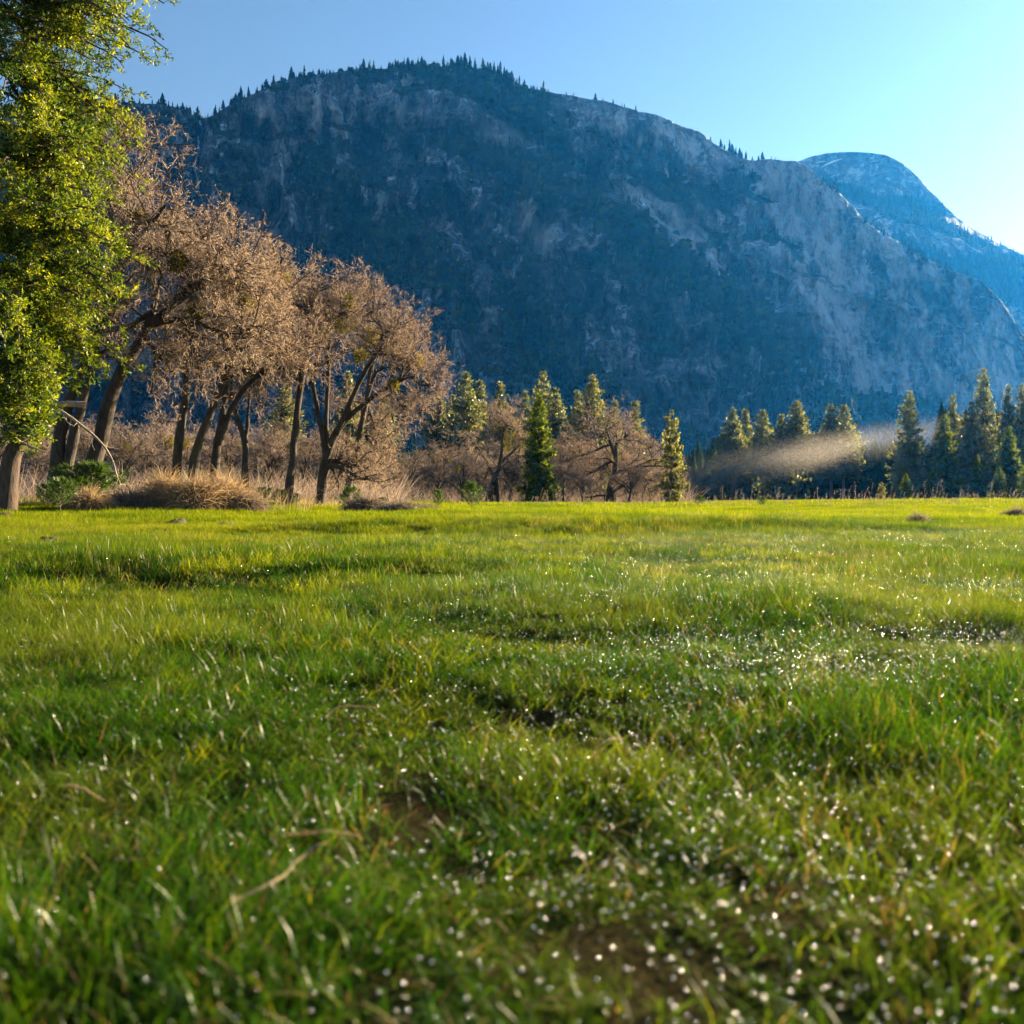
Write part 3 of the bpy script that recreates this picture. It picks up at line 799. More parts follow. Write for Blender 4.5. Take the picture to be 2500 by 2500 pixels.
G1 = 'pines standing behind the bare oaks'
for px, top, Y, key, sx, lab in [
    (1138, 912, 205, 'pine0', 1.12, 'tall full sunlit pine, biggest of the left cluster behind the oaks'),
    (1172, 932, 212, 'slim', 1.1, 'narrow pointed pine tucked right beside the biggest pine of the left cluster'),
    (1106, 968, 215, 'pine1', 1.0, 'short shaded pine tucked left of the biggest pine behind the oaks'),
    (1072, 958, 190, 'pine2', 1.1, 'broad ragged pine rising just beyond the last big oak crown'),
    (1221, 936, 200, 'pine3', 1.05, 'pointed pine directly above the olive-topped bare oak'),
    (1245, 992, 205, 'pine1', .9, 'short pine filling the dip right of the pointed pine above the olive-topped oak'),
    (1283, 958, 330, 'pine1', 1.0, 'dark shaded pine set far back left of the green cedar'),
    (1327, 912, 210, 'pine2', .95, 'tall broad pine rising right behind the green cedar'),
    (1358, 950, 205, 'pine0', .95, 'lower pine leaning into the tall one behind the cedar'),
    (1410, 957, 212, 'pine3', 1.0, 'pointed pine left of the tallest pine above the spreading oak'),
    (1446, 920, 205, 'pine0', 1.12, 'tallest pine above the spreading bare oak'),
    (1501, 980, 235, 'slim', .9, 'thin little pine spike just right of the pine above the spreading oak'),
    (1550, 981, 215, 'slim', 1.1, 'lone slim pine standing between the spreading oak and the mist'),
    (850, 912, 160, 'pine1', 1.0, 'pine seen between the forked limbs of the many-stemmed oak'),
    (696, 940, 170, 'pine0', 1.2, 'dark pine seen through the gap left of the straight oak trunk'),
    (937, 964, 175, 'pine3', 1.1, 'pine glimpsed under the overhanging end of the oak crowns'),
]:
    place_tree('pine_tree', key, px, top, Y, lab, G1, sx=sx)
G2 = 'pines above the mist'
for px, top, Y, key, sx, lab in [
    (1789, 998, 270, 'high0', 1.05, 'leftmost and darkest pine of the row above the mist'),
    (1820, 1001, 280, 'slim', 1.1, 'narrow pine, second from left in the row above the mist'),
    (1861, 1002, 265, 'high1', 1.1, 'third pine from left in the row above the mist'),
    (1907, 1013, 262, 'slim', 1.15, 'slim pine just left of the tallest in the row above the mist'),
    (1945, 982, 260, 'high0', 1.25, 'tallest pine of the row above the mist, with a sharp top'),
    (2029, 988, 255, 'high1', 1.05, 'left one of the bushy twin pines above the mist'),
    (2060, 990, 258, 'high1', 1.1, 'right one of the bushy twin pines above the mist'),
    (1762, 1072, 275, 'slim', 1.2, 'small lit pine at the left end of the row above the mist'),
]:
    place_tree('pine_tree', key, px, top, Y, lab, G2, sx=sx)
G3 = 'tall pines on the right'
for px, top, Y, key, sx, lab in [
    (2220, 954, 215, 'tall0', 1.05, 'stout round-topped pine standing apart at the left of the right-hand group'),
    (2327, 966, 225, 'tall1', 1.0, 'golden pine rising behind the green cedar in the right-hand group'),
    (2372, 985, 218, 'pine2', 1.0, 'ragged darker pine left against the tallest pine of the right-hand group'),
    (2402, 900, 222, 'tall0', .88, 'tallest pine of the right-hand group'),
    (2462, 942, 215, 'tall1', .9, 'shaded pine just right of the tallest in the right-hand group'),
    (2494, 938, 220, 'tall0', .8, 'pine cut by the right edge of the picture'),
    (2560, 925, 225, 'tall1', 1.0, 'pine at the far right end of the right-hand group'),
    (2306, 1012, 205, 'cedar', 1.05, 'dark green cedar with a lit tip in front of the golden pine'),
    (2462, 1042, 200, 'cedar', 1.15, 'dark blue-green cedar in shade at the right edge'),
    (2385, 1110, 196, 'cedar', 1.35, 'low broad dark cedar below the tallest right-hand pine'),
    (2282, 1118, 192, 'cedar', 1.0, 'small dark cedar below the stout round-topped pine'),
    (2205, 1105, 195, 'pine1', 1.3, 'short bushy pine at the foot of the stout round-topped pine'),
    (2212, 1156, 175, 'cedar', 1.3, 'little lit cedar at the left front of the right-hand group'),
    (2152, 1178, 160, 'sparse', 1.2, 'small pale lit pine at the meadow edge left of the right-hand group'),
    (2340, 1150, 185, 'cedar', 1.5, 'low dark cedar thicket at the meadow edge under the right-hand pines'),
    (2440, 1140, 185, 'cedar', 1.5, 'low dark cedar by the meadow edge near the right border'),
    (2525, 1080, 188, 'cedar', 1.3, 'dark cedar at the meadow edge beyond the right border'),
]:
    place_tree('pine_tree' if key != 'cedar' else 'cedar_tree', key, px, top, Y, lab, G3, sx=sx)
place_tree('cedar_tree', 'cedar', 1315, 962, 112, 'bright green narrow cedar standing among the bare oaks', None, sx=.95)
place_tree('leafy_tree', 'sparse', 1640, 1006, 125, 'pale sparse slender tree at the right end of the bare oaks', None, cat='tree', sx=.72)

# distant wood on the valley floor, in the shade of the right-hand trees: reads as one mass
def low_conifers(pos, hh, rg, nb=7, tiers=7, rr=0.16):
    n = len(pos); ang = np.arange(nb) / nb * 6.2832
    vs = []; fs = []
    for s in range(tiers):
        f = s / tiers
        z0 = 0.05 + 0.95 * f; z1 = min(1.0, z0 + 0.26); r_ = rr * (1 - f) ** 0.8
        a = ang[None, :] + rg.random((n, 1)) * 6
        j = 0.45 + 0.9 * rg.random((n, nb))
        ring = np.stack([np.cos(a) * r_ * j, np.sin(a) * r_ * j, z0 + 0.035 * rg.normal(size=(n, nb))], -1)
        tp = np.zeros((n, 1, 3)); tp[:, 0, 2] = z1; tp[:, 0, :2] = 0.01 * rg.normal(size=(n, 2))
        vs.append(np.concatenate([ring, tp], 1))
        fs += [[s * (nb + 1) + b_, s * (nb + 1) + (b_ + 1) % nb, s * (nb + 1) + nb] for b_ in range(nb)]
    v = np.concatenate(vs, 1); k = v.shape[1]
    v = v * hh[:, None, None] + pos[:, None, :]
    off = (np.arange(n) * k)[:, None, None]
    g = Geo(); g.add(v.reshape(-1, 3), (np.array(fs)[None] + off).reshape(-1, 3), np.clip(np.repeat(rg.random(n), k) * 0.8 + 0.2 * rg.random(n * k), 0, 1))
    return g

rg = np.random.default_rng(77)
n = 1250
pp = np.concatenate([rg.uniform(1650, 2620, n), rg.uniform(300, 1700, 300)]); yy = np.concatenate([rg.uniform(285, 560, n), rg.uniform(340, 620, 300)])
xx = (pp - 1250) / F * yy
pp[:260] = rg.uniform(2060, 2640, 260); yy[:260] = rg.uniform(262, 330, 260); xx = (pp - 1250) / F * yy
hh = np.concatenate([rg.uniform(17, 27, n), rg.uniform(16, 28, 300)]) * (yy / 420) ** 0.5
hh[:260] = np.where(pp[:260] > 2290, rg.uniform(20, 31, 260), rg.uniform(13, 20, 260))
g = low_conifers(np.stack([xx, yy, ground(xx, yy) - 0.3], -1), hh, rg)
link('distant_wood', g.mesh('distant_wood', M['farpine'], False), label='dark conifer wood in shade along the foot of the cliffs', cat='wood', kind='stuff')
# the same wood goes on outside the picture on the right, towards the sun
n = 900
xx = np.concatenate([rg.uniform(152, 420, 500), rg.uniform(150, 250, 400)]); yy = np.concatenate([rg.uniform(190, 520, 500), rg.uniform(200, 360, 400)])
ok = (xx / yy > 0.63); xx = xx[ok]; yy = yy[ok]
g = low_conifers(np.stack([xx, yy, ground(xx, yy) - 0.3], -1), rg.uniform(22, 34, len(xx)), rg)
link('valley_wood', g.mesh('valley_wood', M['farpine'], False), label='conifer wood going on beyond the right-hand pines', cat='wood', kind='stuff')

# conifers along the crest, each a tree of its own
crest_mesh = []
for i in range(6):
    r2 = np.random.default_rng(300 + i)
    g = low_conifers(np.zeros((1, 3)), np.ones(1), r2, nb=8, tiers=[11, 10, 12, 9, 8, 10][i], rr=[.15, .19, .12, .2, .24, .16][i])
    tv, tf = tubes(np.array([[[0, 0, -0.12], [0, 0, 0.4], [0, 0, 0.98]]]), np.array([[0.016, 0.012, 0.004]]), 5); g.add(tv, tf)
    crest_mesh.append(g.mesh('crest_conifer%d' % i, M['farpine'], False))
rg = np.random.default_rng(12)
def crest_tree(px, hp, drop, lab, grp):
    j = int(np.argmin(np.abs(PXM[0] - px)))
    i = int(np.argmin(np.abs(PYM[:, j] - (PYM[-1, j] + drop))))
    p = PM[i, j]
    o = link('crest_conifer', crest_mesh[int(rg.integers(0, 6))], loc=tuple(p), label=lab, cat='conifer', group=grp)
    h = hp * p[1] / F
    o.scale = (h * rg.uniform(.9, 1.9), h * rg.uniform(.9, 1.9), h); o.rotation_euler = (0, 0, rg.random() * 6)
L1 = 'small dark conifer on the tree-lined crest of the mountain'
g1 = 'conifers along the mountain crest'
cent = np.concatenate([rg.uniform(236, 470, 9), rg.uniform(470, 700, 9), rg.uniform(700, 1000, 12), rg.uniform(1000, 1300, 17)])
k_ = 0
for c0 in cent:
    big = rg.uniform(.6, 1.35) * (1.15 if 1000 < c0 < 1260 else .9)
    for _ in range(int(rg.integers(2, 8))):
        px = float(np.clip(c0 + rg.normal() * 11, 232, 1335))
        down = 0 if rg.random() < .6 else rg.uniform(2, 34)
        crest_tree(px, np.clip(rg.normal(18, 7) * big, 6, 44), down, L1, g1); k_ += 1
rg5 = np.random.default_rng(15)
n5 = 620
pj = np.concatenate([rg5.uniform(200, 1340, 420), rg5.normal(1180, 70, 200)]); cl = .5 + .5 * fbm(pj / 30, pj * 0, 3, 91)
pos = []; hs5 = []
for a, c5 in zip(pj, cl):
    j = int(np.argmin(np.abs(PXM[0] - a))); i = int(np.argmin(np.abs(PYM[:, j] - (PYM[-1, j] + (0 if rg5.random() < .45 else rg5.uniform(2, 46))))))
    pos.append(PM[i, j] - np.array([0, 0, 1.0])); hs5.append((5 + 20 * c5 * rg5.random()) * PM[i, j][1] / F)
g = low_conifers(np.array(pos), np.array(hs5), rg5, 6, 6, .2)
link('crest_woodland', g.mesh('crest_woodland', M['farpine'], False), label='mass of small conifers covering the top of the mountain behind the crest trees', cat='woodland', kind='stuff')
for px, hp in [(1382, 8), (1400, 9), (1455, 17), (1472, 8), (1497, 12), (1518, 10), (1524, 9), (1551, 14), (1735, 10), (1760, 22), (1768, 14), (1781, 32), (1787, 26), (1796, 22), (1806, 24), (1812, 18), (1820, 20), (1836, 10), (1853, 12), (1862, 20), (1884, 9), (1892, 7)]:
    crest_tree(px, hp, 0, 'lone little conifer on the bare falling shoulder of the crest', 'conifers on the falling shoulder')
for px in np.concatenate([rg.uniform(2003, 2060, 8), rg.uniform(2110, 2170, 6), rg.normal(2230, 18, 10), rg.normal(2300, 25, 12), rg.uniform(2200, 2400, 8)]):
    crest_tree(px, rg.uniform(9, 20), rg.uniform(0, 4), 'small conifer on the cliff rim in front of the granite dome', 'conifers on the cliff rim below the dome')

# ------------------------------------------------------------------ bare oaks
def oak_mesh(trunks, limbs, rg, unit=1.0, m2=9, m3=7, m4=5, m5=3, mist=()):
    """trunks/limbs: lists of (polyline points, r0, r1); unit scales the lengths of the outer growth"""
    wood = Geo(); tw = Geo(); bud = Geo(); mis = Geo()
    K = 12
    for pts, r0, r1 in trunks:
        P = resample(pts, K)[None]
        P = P + rg.normal(size=P.shape) * 0.02 * unit
        rr = np.linspace(r0, r1, K)[None] * (1 + 0.06 * rg.normal(size=(1, K)))
        rr[0, 0] *= 1.22; rr[0, 1] *= 1.06
        tv, tf = tubes(P, rr, 12); wood.add(tv, tf)
    LP = []; LR = []
    for pts, r0, r1 in limbs:
        P = resample(pts, K); P = P + np.cumsum(rg.normal(size=P.shape) * 0.05 * unit, 0) * np.linspace(0, 1, K)[:, None]
        LP.append(P); LR.append(np.linspace(r0, r1, K))
    LP = np.array(LP); LR = np.array(LR)
    tv, tf = tubes(LP, LR, 8); wood.add(tv, tf)
    P2, R2 = sprout(LP, LR, m2, 0.25, 1.0, lambda t, r: unit * (0.7 + 3.0 * r.random(t.shape) ** 1.7) * (1.15 - 0.35 * t), 58, 7, 0.30, 0.04, 0.6, rg, 0.042 * unit, 0.15)
    tv, tf = tubes(P2, R2, 5); wood.add(tv, tf)
    P3, R3 = sprout(P2, R2, m3, 0.38, 1.0, lambda t, r: unit * (0.40 + 0.95 * r.random(t.shape) ** 1.4), 55, 5, 0.34, 0.05, 0.6, rg, 0.020 * unit)
    tv, tf = tubes(P3, R3, 3); tw.add(tv, tf, np.repeat(np.clip(0.22 + 0.2 * rg.normal(size=len(P3)), 0, 1), 15))
    P4, R4 = sprout(P3, R3, m4, 0.3, 1.0, lambda t, r: unit * (0.22 + 0.40 * r.random(t.shape)), 50, 2, 0.45, 0.03, 0.7, rg, 0.012 * unit)
    tv, tf = tubes(P4, R4, 3); tw.add(tv, tf, np.repeat(np.clip(0.55 + 0.25 * rg.normal(size=len(P4)), 0, 1), 6))
    P5, R5 = sprout(P4, R4, m5, 0.35, 1.0, lambda t, r: unit * (0.12 + 0.20 * r.random(t.shape)), 48, 2, 0.2, 0.05, 1, rg)
    n = len(P5); a = P5[:, 0]; b_ = P5[:, 1]
    s = nrm(np.cross(b_ - a, rg.normal(size=a.shape))) * (0.012 * unit)
    v = np.stack([a - s, a + s, b_], 1)
    tw.add(v.reshape(-1, 3), np.arange(n * 3).reshape(-1, 3), np.repeat(np.clip(0.7 + 0.25 * rg.normal(size=n), 0, 1), 3))
    # swelling buds and first small leaves at the twig ends
    c = b_; d = nrm(b_ - a + rg.normal(size=a.shape) * 0.16 * unit); s = nrm(np.cross(d, rg.normal(size=a.shape)))
    L = unit * (0.035 + 0.058 * rg.random((n, 1)) ** 1.5); w = L * (0.18 + 0.15 * rg.random((n, 1)))
    v = np.stack([c, c + d * L * 0.5 + s * w, c + d * L, c + d * L * 0.5 - s * w], 1)
    kp = rg.random(n) < .48; nk = int(kp.sum())
    bud.add(v[kp].reshape(-1, 3), np.arange(nk * 4).reshape(-1, 4), np.repeat(rg.random(nk), 4))
    # mistletoe balls
    for (mc, mr) in mist:
        k = 420
        dd = nrm(rg.normal(size=(k, 3))); cc = np.asarray(mc) + dd * mr * rg.random((k, 1)) ** 0.5
        e = nrm(dd + rg.normal(size=(k, 3)) * .8); s = nrm(np.cross(e, rg.normal(size=(k, 3))))
        L = 0.16 * unit; w = 0.04 * unit
        v = np.stack([cc, cc + e * L * .5 + s * w, cc + e * L, cc + e * L * .5 - s * w], 1)
        mis.add(v.reshape(-1, 3), np.arange(k * 4).reshape(-1, 4), np.repeat(rg.random(k), 4))
    return wood, tw, bud, mis


def oak_object(name, label, base, parts, group=None, cat='oak tree'):
    wood, tw, bud, mis = parts
    b = np.asarray(base)
    for g in (wood, tw, bud, mis):
        g.v = [v - b for v in g.v]
    e = link(name, None, loc=tuple(b), label=label, cat=cat, group=group)
    ms = [('trunk', wood, M['bark']), ('twigs', tw, M['twig']), ('buds', bud, M['bud'])] + ([('mistletoe', mis, M['mistletoe'])] if mis.n else [])
    for nme, g, mt in ms:
        link(nme, g.mesh(name + '_' + nme, mt), e)
    return e


def hero_oak(name, label, Y, stems, ends, mist=(), dz=2.2, seed=0, unit=1.0, group='bare oaks by the meadow', **kw):
    """stems: list of (pixel polyline, width0, width1); ends: limb ends as (stem index, start fraction, px, py)"""
    rg = np.random.default_rng(seed)
    tr = []; lb = []; sp = []
    s = Y / F
    for k, (pl, w0, w1) in enumerate(stems):
        dy = rg.normal() * 0.5 if k else 0
        p = [at(a, b_, Y + (dy * i / max(1, len(pl) - 1))) for i, (a, b_) in enumerate(pl)]
        if k == 0 or pl[0][1] > 1130:
            g0 = p[0].copy(); g0[2] = ground(g0[0], g0[1]) - 0.15
            if p[0][2] - g0[2] > 0.25: p = [g0] + p
            else: p[0] = g0
        tr.append((p, w0 * s / 2, w1 * s / 2)); sp.append(resample(p, 24))
    for (k, f, px, py) in ends:
        i = int(f * 23); a = sp[k][i]
        t_ = nrm(sp[k][min(23, i + 1)] - sp[k][max(0, i - 1)])
        e = at(px, py, Y + rg.uniform(-dz, dz))
        L = np.linalg.norm(e - a)
        mid = a + t_ * L * 0.36 + (e - a) * 0.18 + np.array([0, 0, 0.04 * L])
        r0 = (tr[k][1] * (1 - f) + tr[k][2] * f) * 0.62
        lb.append(([a, mid, a * 0.22 + e * 0.78 + np.array([0, 0, 0.05 * L]), e], r0 * 1.3, 0.065 * unit))
    ms = [(at(a, b_, Y + rg.uniform(-1, 0.5)), r * s) for a, b_, r in mist]
    return oak_object(name, label, tr[0][0][0], oak_mesh(tr, lb, rg, unit, mist=ms, **kw), group)


hero_oak('oak_tree', 'double-trunked bare oak leaning right, nearest beside the big cedar', 40,
         [([(134, 1165), (150, 1045), (176, 960), (205, 880), (235, 790)], 38, 18), ([(160, 1165), (184, 1050), (203, 985), (232, 860), (290, 672)], 31, 14)],
         [(0, 1, 280, 470), (1, .75, 240, 640), (1, 1, 330, 480), (1, 1, 400, 600), (1, .95, 320, 370), (0, .8, 200, 780), (0, .9, 250, 740), (1, .85, 300, 330), (1, 1, 400, 520), (0, .7, 260, 850)], mist=[(430, 640, 22), (345, 530, 16)], seed=1)
hero_oak('oak_tree', 'thick mossy bare oak leaning right with arching limbs', 41,
         [([(222, 1165), (243, 1090), (264, 990), (290, 920), (330, 850), (366, 790)], 46, 22), ([(366, 790), (425, 745), (490, 700), (560, 655)], 20, 8), ([(366, 792), (420, 782), (475, 784), (545, 815)], 18, 8)],
         [(1, .4, 450, 620), (1, .7, 540, 610), (1, 1, 600, 640), (1, .9, 620, 720), (2, .6, 520, 730), (2, 1, 620, 800), (2, .9, 600, 860), (0, .95, 350, 640), (0, 1, 300, 800), (1, .3, 420, 540), (0, .85, 400, 880), (2, .4, 480, 860), (1, .55, 490, 560)],
         mist=[(520, 650, 24), (560, 700, 22), (480, 760, 18), (600, 740, 18)], seed=2)
hero_oak('oak_tree', 'straight dark bare oak stem just right of the thick mossy one', 47,
         [([(431, 1160), (438, 1053), (456, 955), (449, 872), (453, 800)], 25, 13)],
         [(0, 1, 470, 650), (0, .9, 420, 720), (0, 1, 520, 680), (0, .8, 400, 850), (0, .7, 500, 850), (0, 1, 440, 620)], seed=3)
hero_oak('oak_tree', 'slanting bare oak stem rising behind the dry grass mound', 47,
         [([(470, 1155), (489, 1071), (514, 1009), (543, 937), (575, 880)], 27, 14), ([(545, 935), (575, 912), (612, 901)], 12, 7)],
         [(0, 1, 600, 760), (0, 1, 560, 740), (1, 1, 650, 840), (0, .9, 540, 800), (1, .8, 640, 780), (0, .8, 470, 900), (0, 1, 640, 700)], mist=[(612, 880, 16)], seed=4)
hero_oak('oak_tree', 'forked bare oak whose right stem sweeps far right', 48,
         [([(524, 1160), (531, 1083), (536, 1053), (551, 962), (560, 890)], 25, 12), ([(534, 1085), (555, 1020), (580, 973), (612, 935), (648, 908)], 17, 9)],
         [(0, 1, 640, 640), (1, 1, 690, 700), (1, 1, 700, 860), (0, 1, 580, 760), (1, .8, 690, 780), (0, .9, 520, 780), (1, .9, 640, 800), (0, 1, 690, 640)], mist=[(690, 680, 20), (620, 670, 16)], seed=5)
hero_oak('oak_tree', 'thin Y-shaped bare oak right of the dry grass mound', 52,
         [([(598, 1160), (598, 1089), (588, 1040), (574, 1005), (566, 960)], 19, 8), ([(600, 1082), (606, 1010), (610, 955)], 10, 6)],
         [(0, 1, 560, 900), (1, 1, 620, 900), (0, .8, 540, 960), (1, .7, 640, 960)], seed=6, m2=10)
hero_oak('oak_tree', 'slender straight bare oak with mossy bark, left of the many-stemmed oak', 53,
         [([(706, 1195), (717, 1107), (725, 1017), (737, 926), (748, 840)], 22, 12)],
         [(0, 1, 740, 730), (0, .9, 700, 790), (0, 1, 800, 750), (0, .95, 830, 760), (0, .8, 690, 900), (0, .75, 790, 880), (0, 1, 770, 690), (0, 1, 700, 700)], mist=[(820, 790, 26), (780, 810, 22), (850, 740, 20)], seed=7)
hero_oak('oak_tree', 'many-stemmed bare oak fanning out above the meadow edge', 55,
         [([(782, 1218), (790, 1143), (808, 1085), (820, 1050)], 26, 15), ([(795, 1120), (785, 1053), (765, 944), (752, 880)], 14, 8), ([(800, 1095), (797, 1030), (801, 890), (806, 820)], 12, 7), ([(818, 1060), (833, 1035), (880, 926), (915, 872)], 16, 9), ([(820, 1058), (850, 1022), (909, 970), (966, 936)], 17, 8)],
         [(1, 1, 770, 800), (2, 1, 800, 750), (2, .9, 850, 760), (3, 1, 900, 760), (3, 1, 950, 800), (4, 1, 1015, 870), (4, 1, 1035, 940), (4, .9, 990, 900), (3, .8, 940, 850), (4, .7, 1000, 990), (3, .9, 870, 730), (1, .8, 720, 930), (0, .35, 900, 1170), (0, .45, 870, 1130), (4, .9, 960, 1010)],
         mist=[(850, 790, 24), (905, 820, 22), (960, 940, 14), (1020, 880, 14), (880, 870, 18)], seed=8)
hero_oak('oak_tree', 'leaning bare oak stem behind the many-stemmed oak', 60,
         [([(846, 1210), (866, 1107), (888, 1017), (900, 935)], 21, 10)],
         [(0, 1, 940, 850), (0, 1, 980, 820), (0, .9, 1030, 900), (0, .8, 920, 1050), (0, .6, 930, 1110), (0, .5, 900, 1150), (0, 1, 890, 830), (0, .7, 850, 1000)], seed=9)
hero_oak('oak_tree', 'lone spreading oak with low drooping limbs at the far meadow edge', 128,
         [([(1482, 1236), (1484, 1206), (1496, 1165), (1505, 1132), (1496, 1098)], 18, 8), ([(1482, 1214), (1455, 1210), (1422, 1236)], 8, 3), ([(1488, 1212), (1529, 1181), (1596, 1173), (1629, 1202)], 9, 4), ([(1497, 1165), (1546, 1140), (1604, 1138)], 8, 4)],
         [(0, .8, 1530, 1060), (0, 1, 1440, 1065), (0, 1, 1480, 1050), (3, 1, 1635, 1150), (3, .7, 1590, 1090), (2, .9, 1625, 1190), (0, .7, 1410, 1110), (3, .5, 1560, 1080), (2, .6, 1600, 1200), (0, .6, 1420, 1160), (1, .7, 1425, 1190), (2, .4, 1550, 1205), (0, .9, 1500, 1040)], seed=10, unit=1.45, dz=5, m2=10, m3=6, m4=5, m5=3)
hero_oak('oak_tree', 'bare oak with an olive mistletoe crown between the saplings and the green cedar', 125,
         [([(1190, 1232), (1203, 1175), (1219, 1140), (1226, 1090), (1228, 1050)], 13, 6), ([(1205, 1170), (1190, 1130), (1165, 1090)], 8, 4), ([(1215, 1145), (1245, 1110), (1270, 1085)], 8, 4)],
         [(0, 1, 1228, 1015), (0, .9, 1200, 1040), (0, .9, 1260, 1050), (1, 1, 1150, 1080), (2, 1, 1285, 1080), (1, .7, 1150, 1140), (2, .7, 1270, 1130), (1, .4, 1170, 1180), (0, .4, 1250, 1180), (2, .4, 1270, 1190)], mist=[(1245, 1065, 22), (1270, 1080, 20), (1215, 1040, 16), (1255, 1040, 16), (1235, 1090, 14)], seed=11, unit=1.35, dz=4, m2=10, m3=6, m4=5, m5=3)

# rows of further oaks: three shapes, copied
def round_oak(seed, H=13.0, Rd=6.5):
    rg = np.random.default_rng(seed)
    lean = rg.normal(size=2) * 0.5
    tp = [np.array([0, 0, -0.2]), np.array([lean[0] * .3, lean[1] * .3, H * .16]), np.array([lean[0], lean[1], H * .34])]
    tr = [(tp, 0.36, 0.24)]
    lb = []
    for k in range(11):
        a = k / 11 * 6.28 * 2.4 + rg.normal() * .3
        f = rg.random()
        el = R_(12 + 70 * (k / 11) + 8 * rg.normal())
        L = 0.80
        e = np.array([math.cos(a) * math.cos(el) * Rd * L, math.sin(a) * math.cos(el) * Rd * L, H * .30 + math.sin(el) * H * .56])
        s = tp[1] * .5 + tp[2] * .5 if el < 0.6 else tp[2]
        lb.append(([s, s * .6 + e * .4 + np.array([0, 0, H * .07]), s * .2 + e * .8 + np.array([0, 0, H * .05]), e], 0.17, 0.04))
    return oak_mesh(tr, lb, rg, 1.5, 10, 6, 4, 3, mist=[(np.array([rg.normal() * 2, rg.normal() * 2, H * .75]), .8) for _ in range(2)])

FO = []
for i in range(3):
    w, t_, b_, m_ = round_oak(500 + i, 13, [6.5, 5.6, 7.2][i])
    FO.append([('trunk', w.mesh('far_oak_trunk', M['bark'])), ('twigs', t_.mesh('far_oak_twigs', M['twig'])), ('buds', b_.mesh('far_oak_buds', M['bud'])), ('mistletoe', m_.mesh('far_oak_mistletoe', M['mistletoe']))])
GO = 'round-crowned bare oaks in the back row'
ro = np.random.default_rng(9)
for k, (px, top, Y, lab) in enumerate([
    (1010, 1075, 118, 'grey-brown round oak first right of the last big oak crown'),
    (1075, 1062, 135, 'dull round oak under the broad ragged pine'),
    (1128, 1090, 120, 'low round oak left of the olive-topped oak'),
    (1165, 1075, 150, 'round oak crown showing behind the olive-topped oak'),
    (1290, 1075, 140, 'round oak hidden behind the green cedar'),
    (1375, 1035, 132, 'pinkish round oak just right of the green cedar'),
    (1430, 1050, 150, 'round oak behind the left side of the spreading oak'),
    (1570, 1065, 150, 'round oak behind the right side of the spreading oak'),
    (1615, 1120, 138, 'low round oak at the foot of the pale sparse tree'),
    (1245, 1055, 138, 'round oak filling the gap between the olive-topped oak and the green cedar'),
    (1345, 1070, 122, 'low round oak against the right side of the green cedar'),
    (1500, 1050, 140, 'tall round oak directly behind the spreading oak'),
    (1535, 1105, 124, 'low brushy oak under the right limbs of the spreading oak'),
    (1420, 1120, 122, 'low brushy oak under the left limbs of the spreading oak'),
    (945, 1090, 105, 'round oak seen under the overhanging oak branches'),
    (905, 1120, 95, 'low bushy oak directly right of the many-stemmed oak'),
    (660, 1000, 95, 'round bare oak in the gap left of the slender straight oak'),
    (560, 1005, 100, 'round bare oak behind the thin Y-shaped oak'),
    (470, 1000, 105, 'round bare oak behind the slanting oak stem'),
    (370, 985, 92, 'round bare oak in the gap right of the thick mossy oak'),
    (300, 1010, 88, 'low round oak behind the thick mossy oak'),
    (205, 995, 98, 'round oak between the double trunk and the mossy oak'),
    (95, 1015, 90, 'round oak in the shade behind the cedar trunk'),
    (-20, 1000, 95, 'round oak at the left edge behind the cedar'),
    (760, 1015, 110, 'round oak behind the many-stemmed oak'),
    (840, 1030, 100, 'round oak between the many-stemmed oak and its leaning neighbour'),
]):
    x = (px - 1250) / F * Y; z0 = float(ground(x, Y)) - .1
    H = CZ + (PY - top) / F * Y - z0
    e = link('oak_tree', None, loc=(x, Y, z0), label=lab, cat='oak tree', group=GO)
    s = H / 15.8
    e.scale = (s * ro.uniform(.95, 1.2), s * ro.uniform(.95, 1.2), s); e.rotation_euler = (0, 0, ro.random() * 6.28)
    for nm, me in FO[k % 3]:
        link(nm, me, e)

